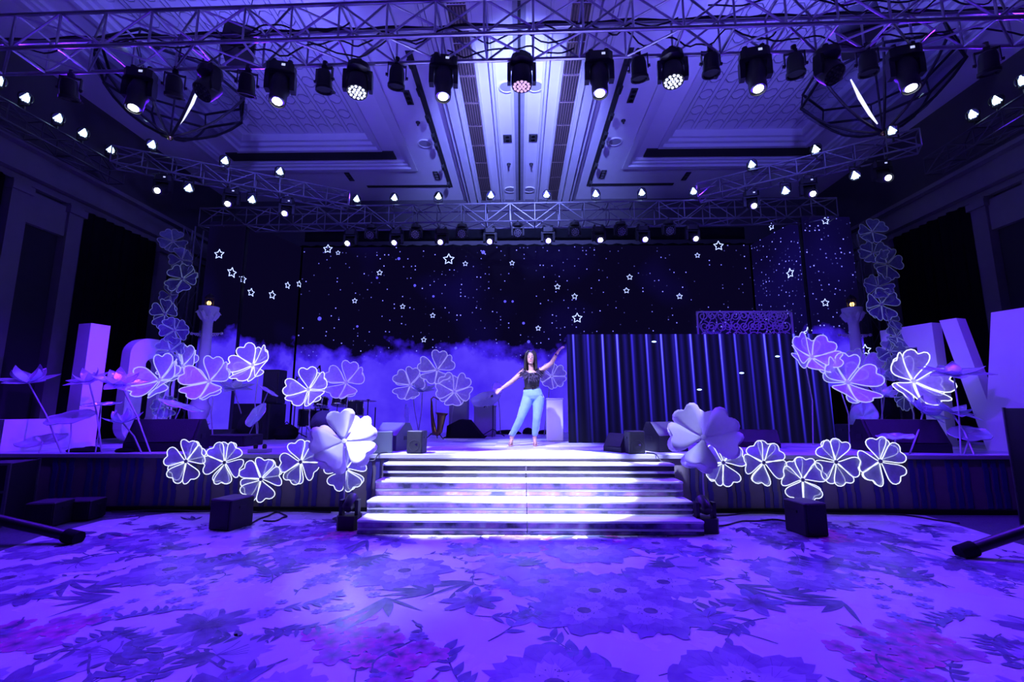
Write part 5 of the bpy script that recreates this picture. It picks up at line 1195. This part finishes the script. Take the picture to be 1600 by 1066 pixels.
ss = thing('saxophone_stand', 'black folding stand under the saxophone', 'stand', (p.x, 10.22, STZ))
part(ss, 'legs', MB().cyl((0, .04, .2), (-.2, -.12, .01), .011, n=6).cyl((0, .04, .2), (.2, -.12, .01), .011, n=6).cyl((0, .04, .2), (0, .25, .01), .011, n=6), M_BLACK); part(ss, 'cradle', MB().tube([(-.1, -.06, .12), (-.06, .06, .1), (.0, .1, .1), (.08, .06, .1), (.12, -.06, .12)], .012, 6), M_BLACK); part(ss, 'back_post', MB().cyl((0, .1, .1), (-.08, .1, .5), .012, n=6), M_BLACK)
# covered gear and plinths at the back
p = at_y(721, 682, 10.9); t = thing('covered_equipment', 'black cloth-covered equipment in front of the grey plinth', 'cover', (p.x, 10.9, STZ)); prof = [(-.32, 0), (.55, 0), (.45, .1), (.2, .4), (-.02, .42), (-.3, .28)]
part(t, 'cloth', MB().prism(prof, -.3, .3, 'y'), M_BLACKM); part(t, 'cloth_hem', MB().box((.1, 0, .012), (.95, .68, .02)), M_BLACKM)
def plinth(label, px, Y, w_, h_):
    p = at_y(px, 676, Y); t = thing('plinth', label, 'plinth', (p.x, Y, STZ)); part(t, 'body', MB().bevbox((0, 0, h_/2), (w_, w_, h_), .01), M_PLINTH); part(t, 'top_board', MB().box((0, 0, h_+.012), (w_+.03, w_+.03, .025)), M_PLINTH); return p
plinth('grey plinth behind the black covered equipment', 717, 11.9, .46, 1.05)
q = plinth('grey plinth carrying black bags left of the dancer', 758, 11.6, .52, .72)
t = thing('black_bag', 'black bag slumped on the grey plinth left of the dancer', 'bag', (q.x, 11.6, STZ+.745)); part(t, 'sack', MB().lathe([(.16, 0), (.2, .07), (.15, .17), (.06, .22), (0, .22)], 12), M_BLACKM, True); part(t, 'strap', MB().tube([(-.12, -.1, .18), (-.05, -.12, .32), (.08, -.1, .3), (.12, -.08, .15)], .015, 6), M_BLACKM)
mic_stand('thin music stand leaning by the plinth left of the dancer', 770, 11.2, .85, (-.05, .05, .95))
for i, (px, w_) in enumerate(((793, .7), (825, .3), (853, .5))):
    p = at_y(px, 676, 12.4); t = thing('stage_cloth', ['left', 'middle', 'right'][i]+' dark crumpled cloth at the foot of the centre screen', 'cloth', (p.x, 12.4, STZ)); part(t, 'fold', MB().ell((0, 0, .03), (w_/2, .2, .08 if i != 1 else .14), 12, 6), M_BLACKM, True); part(t, 'second_fold', MB().ell((w_*.2, -.1, .02), (w_/3, .12, .06), 10, 6), M_BLACKM, True)
for i, (px, Y) in enumerate(((350, 10.2), (447, 10.2))):
    p = at_y(px, 676, Y)
    if i: 
        t = thing('gear_bag', 'round black gear bag by the microphone boom stand', 'bag', (p.x, Y, STZ)); part(t, 'sack', MB().lathe([(.2, 0), (.26, .1), (.22, .24), (.1, .32), (0, .33)], 14), M_BLACKM, True); part(t, 'handle', MB().tube([(-.08, 0, .3), (0, 0, .38), (.08, 0, .3)], .012, 6), M_BLACKM)
for i, (px, py, w_) in enumerate(((130, 703, .55), (196, 701, .3))):
    p = at_y(px, py, 7.2); t = thing('stage_cloth', ['flat black cloth on the left stage edge under the film leaves', 'small black bundle on the left stage edge'][i], 'cloth', (p.x, 7.2, STZ)); part(t, 'fold', MB().ell((0, 0, .02), (w_/2, .1, .05), 12, 6), M_BLACKM, True); part(t, 'second_fold', MB().ell((w_*.18, .03, .02), (w_/3, .08, .07), 10, 6), M_BLACKM, True)
p = at_y(409, 702, 7.2); t = thing('microphone_box', 'small box with two dark knobs on the left stage edge', 'box', (p.x, 7.15, STZ)); part(t, 'body', MB().bevbox((0, 0, .03), (.3, .16, .06), .006), M_PLINTH)
for s in (-.07, .07): part(t, 'knob', MB().lathe([(.03, .06), (.035, .1), (.02, .13), (0, .13)], 12, tr(s, 0, 0)), M_BLACK, True)
for i, (px, lb_) in enumerate(((1010, 'black cable hanging over the top step at its right end'), (607, 'black cable hanging over the top step at its left end'))):
    a = at_y(px, 709, 7.1); s = 1 if i == 0 else -1
    o = obj('step_cable', MB().tube([(a.x, 7.1, STZ+.012), (a.x+.08*s, 6.99, STZ+.012), (a.x+.1*s, 6.9, STZ+.0), (a.x+.14*s, 6.86, .735), (a.x+.3*s, 6.8, .73)], .01, 6).mesh('step_cable', True), M_CABLE); tag(o, lb_, 'cable')

# ------------------------------------------------------------------ the dancer
PY = 8.47
def B_(px, py, dy=0): return at_y(px, py, PY+dy)
M_SKIN = mat('skin', (.42, .24, .18), .5, 0, .05, 20); M_HAIR = mat('hair_black', (.008, .006, .007), .45, 0, .3, 60)
M_JEAN = mat('denim_light', (.2, .32, .56), .85, 0, .18, 14, spec=.1, bump=.3); M_TOP = mat('black_top', (.012, .01, .016), .8, 0, .3, 30); M_FEATH = mat('dark_feather', (.05, .035, .07), .8, 0, .4, 40)
M_LEATH = mat('black_leather', (.012, .01, .01), .35); M_GOLD = mat('buckle_metal', (.75, .7, .6), .2, 1, .1); M_SEAM = mat('jean_side_stripe', (.75, .72, .6), .8); M_SHOE = mat('sandal_nude', (.4, .22, .18), .4)
M_EYEW = mat('eye_white', (.7, .7, .7), .3); M_LIP = mat('lip', (.4, .1, .1), .4)
person = thing('person', 'dancer in black feathered top and blue jeans with arms stretched out', 'person', (B_(817, 697).x, PY, STZ))
PI_ = inv(person)
def W(p): return PI_ @ Vector(p)
u = .0119   # metres per pixel at the dancer
headC = B_(829, 559, -.02); chin = B_(829.5, 571, -.05); neckB = B_(830.5, 577); chest = B_(831, 588); waist = B_(831, 604); hip = B_(832.5, 618)
ShR, ShL = B_(818.5, 580), B_(846, 579); ElR, WrR = B_(800, 596, -.04), B_(783.5, 607.5, -.12); ElL, WrL = B_(862, 567, -.02), B_(872, 549, -.06)
HpR, HpL = B_(825.5, 622), B_(842, 622); KnR, KnL = B_(814, 652, -.07), B_(838.5, 655, -.07); AnR, AnL = B_(799.5, 684), B_(835.5, 684)
hm = MB()
def lim(pts, rr, n=12, up=None): hm.tube([W(p) for p in pts], rr, n, up=up)
lim([hip+Vector((0, 0, -.06)), hip, waist, chest, neckB+Vector((0, 0, -.08)), neckB+Vector((0, 0, -.03))], [(.1, .15), (.115, .17), (.09, .125), (.1, .14), (.075, .15), (.05, .08)], 16, up=(0, 1, 0))
lim([neckB+Vector((0, 0, -.05)), chin+Vector((0, .05, .02))], [.052, .047])
lim([ShR+Vector((.05, 0, .01)), ShR, ShR.lerp(ElR, .5), ElR, ElR.lerp(WrR, .4), WrR], [.05, .055, .047, .04, .038, .026])
lim([ShL+Vector((-.05, 0, .01)), ShL, ShL.lerp(ElL, .5), ElL, ElL.lerp(WrL, .4), WrL], [.05, .055, .047, .04, .038, .026])
lim([HpR, HpR.lerp(KnR, .5), KnR, KnR.lerp(AnR, .35), AnR], [.09, .078, .056, .053, .034])
lim([HpL, HpL.lerp(KnL, .5), KnL, KnL.lerp(AnL, .35), AnL], [.09, .078, .056, .053, .034])
hc = W(headC)
hm.ell(hc+Vector((0, .02, .03)), (.078, .098, .1), 16, 12); hm.ell(hc+Vector((0, -.02, -.045)), (.06, .075, .09), 16, 12); hm.ell(hc+Vector((0, -.06, -.1)), (.03, .03, .03), 10, 8)
hm.tube([hc+Vector((0, -.085, .02)), hc+Vector((0, -.105, -.02)), hc+Vector((0, -.1, -.035))], [.009, .014, .013], 8)
for s in (-1, 1): hm.ell(hc+Vector((s*.078, .015, -.005)), (.012, .022, .032), 8, 6)
# hands: palm plus five fingers each
def hand(wr, dirv, nrm, spread, curl, s):
    d = dirv.normalized(); nn = (nrm-d*nrm.dot(d)).normalized(); sd = d.cross(nn)
    hm.tube([W(wr-d*.02), W(wr+d*.02), W(wr+d*.05), W(wr+d*.085)], [(.018, .024), (.016, .032), (.015, .038), (.012, .036)], 10, up=tuple(nn))
    for i, (off, ln) in enumerate(((-.03, .062), (-.01, .075), (.01, .07), (.029, .055))):
        b = wr+d*.078+sd*off; f1 = (d+sd*off*spread*8+nn*-curl*.25*(1+i*.25)).normalized(); f2 = (f1-nn*curl*(.4+.2*i)).normalized(); f3 = (f2-nn*curl*(.4+.15*i)).normalized()
        hm.tube([W(b), W(b+f1*ln*.45), W(b+f1*ln*.45+f2*ln*.32), W(b+f1*ln*.45+f2*ln*.32+f3*ln*.25)], [.0095, .009, .008, .0065], 8)
    b = wr+d*.025-sd*.03*s; t1 = (d*.7-sd*.7*s-nn*.2).normalized(); t2 = (d*.95-sd*.3*s-nn*.2).normalized()
    hm.tube([W(b), W(b+t1*.035), W(b+t1*.035+t2*.03), W(b+t1*.035+t2*.055)], [.014, .0115, .0095, .0075], 8)
hand(WrR, B_(776, 613.5, -.17)-WrR, Vector((0, -.6, .8)), .35, .35, -1)
hand(WrL, B_(885, 536, -.1)-WrL, Vector((-.3, -.4, .85)), .35, .55, 1)
# feet, standing on high heels
for an, tx, ty in ((AnR, 797, 697.5), (AnL, 836.5, 697.5)):
    a = W(an); hl = Vector((a.x, a.y+.03, .1)); toe = W(B_(tx, ty, -.15)); toe.z = .03; ball = a.lerp(toe, .62); ball.z = .045
    hm.tube([a+Vector((0, 0, .04)), a+Vector((0, .0, -.03)), a.lerp(ball, .5)+Vector((0, -.01, .0)), ball, toe], [(.033, .03), (.036, .034), (.03, .034), (.022, .038), (.012, .025)], 10)
    hm.ell(hl+Vector((0, .01, .03)), (.026, .03, .03), 10, 8)
bo = part(person, 'body', hm, M_SKIN, 'all'); md = bo.modifiers.new('skin', 'REMESH'); md.mode = 'VOXEL'; md.voxel_size = .006; md.use_smooth_shade = True
sm = bo.modifiers.new('relax', 'SMOOTH'); sm.factor = .5; sm.iterations = 3
def cloth(name, fn, m, vox=.01, it=4):
    mb = MB(); fn(mb); o = part(person, name, mb, m, 'all'); a = o.modifiers.new('cloth', 'REMESH'); a.mode = 'VOXEL'; a.voxel_size = vox; a.use_smooth_shade = True; b = o.modifiers.new('relax', 'SMOOTH'); b.factor = .5; b.iterations = it; return o
def jeans(mb):
    mb.tube([W(p) for p in (waist+Vector((0, 0, -.03)), waist.lerp(hip, .5), hip, hip+Vector((0, 0, -.07)))], [(.105, .142), (.125, .17), (.135, .19), (.11, .16)], 18, up=(0, 1, 0))
    for H_, K_, A_ in ((HpR, KnR, AnR), (HpL, KnL, AnL)):
        mb.tube([W(p) for p in (H_+Vector((0, 0, .02)), H_.lerp(K_, .3), H_.lerp(K_, .65), K_, K_.lerp(A_, .35), A_+Vector((0, 0, .04)))], [.106, .102, .085, .071, .069, .052], 14)
jn = cloth('jeans', jeans, M_JEAN)
for H_, K_, A_, s in ((HpR, KnR, AnR, -1), (HpL, KnL, AnL, 1)):
    P = [W(p)+Vector((s*r_, 0, 0)) for p, r_ in ((waist.lerp(hip, .3)+Vector((0, 0, 0)), .145), (H_, .097), (H_.lerp(K_, .5), .09), (K_, .068), (K_.lerp(A_, .5), .062), (A_+Vector((0, 0, .05)), .05))]
    P[0] = W(waist.lerp(hip, .4))+Vector((s*.155, 0, 0)); part(jn, 'side_stripe', MB().tube(P, [(.006, .012)]*6, 6, up=(1, 0, 0)), M_SEAM, True)
def top(mb): mb.tube([W(p) for p in (waist+Vector((0, 0, -.04)), waist, waist.lerp(chest, .5), chest, chest.lerp(neckB, .45))], [(.1, .138), (.1, .135), (.112, .146), (.122, .16), (.105, .16)], 18, up=(0, 1, 0))
tp_ = cloth('feathered_top', top, M_TOP)
gh = random.Random(9); fm = MB(); nb_ = W(neckB)
for i in range(620):
    th = gh.uniform(0, 6.283); lay = gh.random(); rx_, ry_ = .13+.06*lay, .085+.05*lay
    front = max(0, -math.sin(th)); c = nb_+Vector((rx_*math.cos(th), .005+ry_*math.sin(th)-.02*front, -.03-.1*lay-.06*front+.06*abs(math.cos(th))))
    d = Vector((math.cos(th)*gh.uniform(.5, 1.2), math.sin(th)*gh.uniform(.5, 1.2), gh.uniform(-1.1, .25))).normalized(); ln = gh.uniform(.05, .12)
    fm.tube([c, c+d*ln*.5, c+d*ln+Vector((0, 0, -.015))], [(.002, .006), (.002, .009), (.001, .002)], 4)
ft_ = part(tp_, 'feather_trim', fm, M_FEATH, label='dark feather trim round the neckline'); ft_['kind'] = 'stuff'
bl_ = part(person, 'belt', MB().tube([W(waist+Vector((0, 0, -.055))), W(waist+Vector((0, 0, -.02)))], [(.118, .155), (.114, .15)], 24, up=(0, 1, 0)), M_LEATH, True)
bk = W(waist)+Vector((.015, -.122, -.036)); part(bl_, 'buckle', MB().tube([bk+Vector((.026*math.cos(a*.628), 0, .026*math.sin(a*.628))) for a in range(10)], .006, 6, closed=True), M_GOLD, True)
part(person, 'bracelet', MB().tube([W(WrL.lerp(ElL, .22)), W(WrL.lerp(ElL, .36))], .037, 12), M_GOLD, True)
def hair(mb):
    mb.ell(hc+Vector((0, .035, .045)), (.095, .105, .105), 18, 12)
    for s in (-1, 1): mb.tube([hc+Vector((s*.03, -.03, .13)), hc+Vector((s*.08, -.02, .08)), hc+Vector((s*.092, .0, -.02)), hc+Vector((s*.095, .01, -.12)), hc+Vector((s*.1, .0, -.22)), hc+Vector((s*.085, -.01, -.26))], [(.03, .03), (.03, .035), (.028, .05), (.03, .055), (.03, .05), (.01, .02)], 10)
    mb.tube([hc+Vector((0, .08, .05)), hc+Vector((0, .1, -.1)), hc+Vector((0, .1, -.25)), hc+Vector((0, .09, -.32))], [(.09, .06), (.1, .05), (.1, .045), (.06, .02)], 14)
cloth('hair', hair, M_HAIR, .007, 3)
for s in (-1, 1):
    e = hc+Vector((s*.03, -.088, .004)); ey = part(person, 'eye', MB().ell(e, (.013, .008, .007), 10, 6), M_EYEW, True); part(ey, 'iris', MB().ell(e+Vector((0, -.006, 0)), (.006, .004, .006), 8, 6), M_HAIR)
    part(person, 'eyebrow', MB().tube([e+Vector((-.018, -.004, .018)), e+Vector((0, -.008, .024)), e+Vector((.018, -.002, .019))], .0035, 5), M_HAIR)
part(person, 'lips', MB().ell(hc+Vector((0, -.093, -.066)), (.022, .009, .009), 10, 6), M_LIP, True)
for nm, an, tx, ty in (('left', AnR, 797, 697.5), ('right', AnL, 836.5, 697.5)):
    a = W(an); toe = W(B_(tx, ty, -.15)); toe.z = .012; heel = Vector((a.x, a.y+.035, .1)); ball = a.lerp(toe, .62); ball.z = .014
    so = part(person, 'sandal', MB().tube([heel, heel.lerp(ball, .5)+Vector((0, 0, -.004)), ball, toe+Vector((0, -.02, 0))], [(.008, .03), (.008, .03), (.009, .042), (.007, .03)], 10, up=(0, 0, 1)), M_SHOE, True)
    part(so, 'heel', MB().cyl(heel, (heel.x, heel.y+.01, 0), .014, .007, 8), M_SHOE, True); part(so, 'toe_strap', MB().tube([ball+Vector((-.042, 0, .01)), ball+Vector((-.025, -.005, .06)), ball+Vector((.025, -.005, .06)), ball+Vector((.042, 0, .01))], .008, 6), M_SHOE, True)
    part(so, 'ankle_strap', MB().tube([a+Vector((.04*math.cos(k*.7), .04*math.sin(k*.7)+.005, -.005)) for k in range(9)], .006, 5, closed=True), M_SHOE, True)
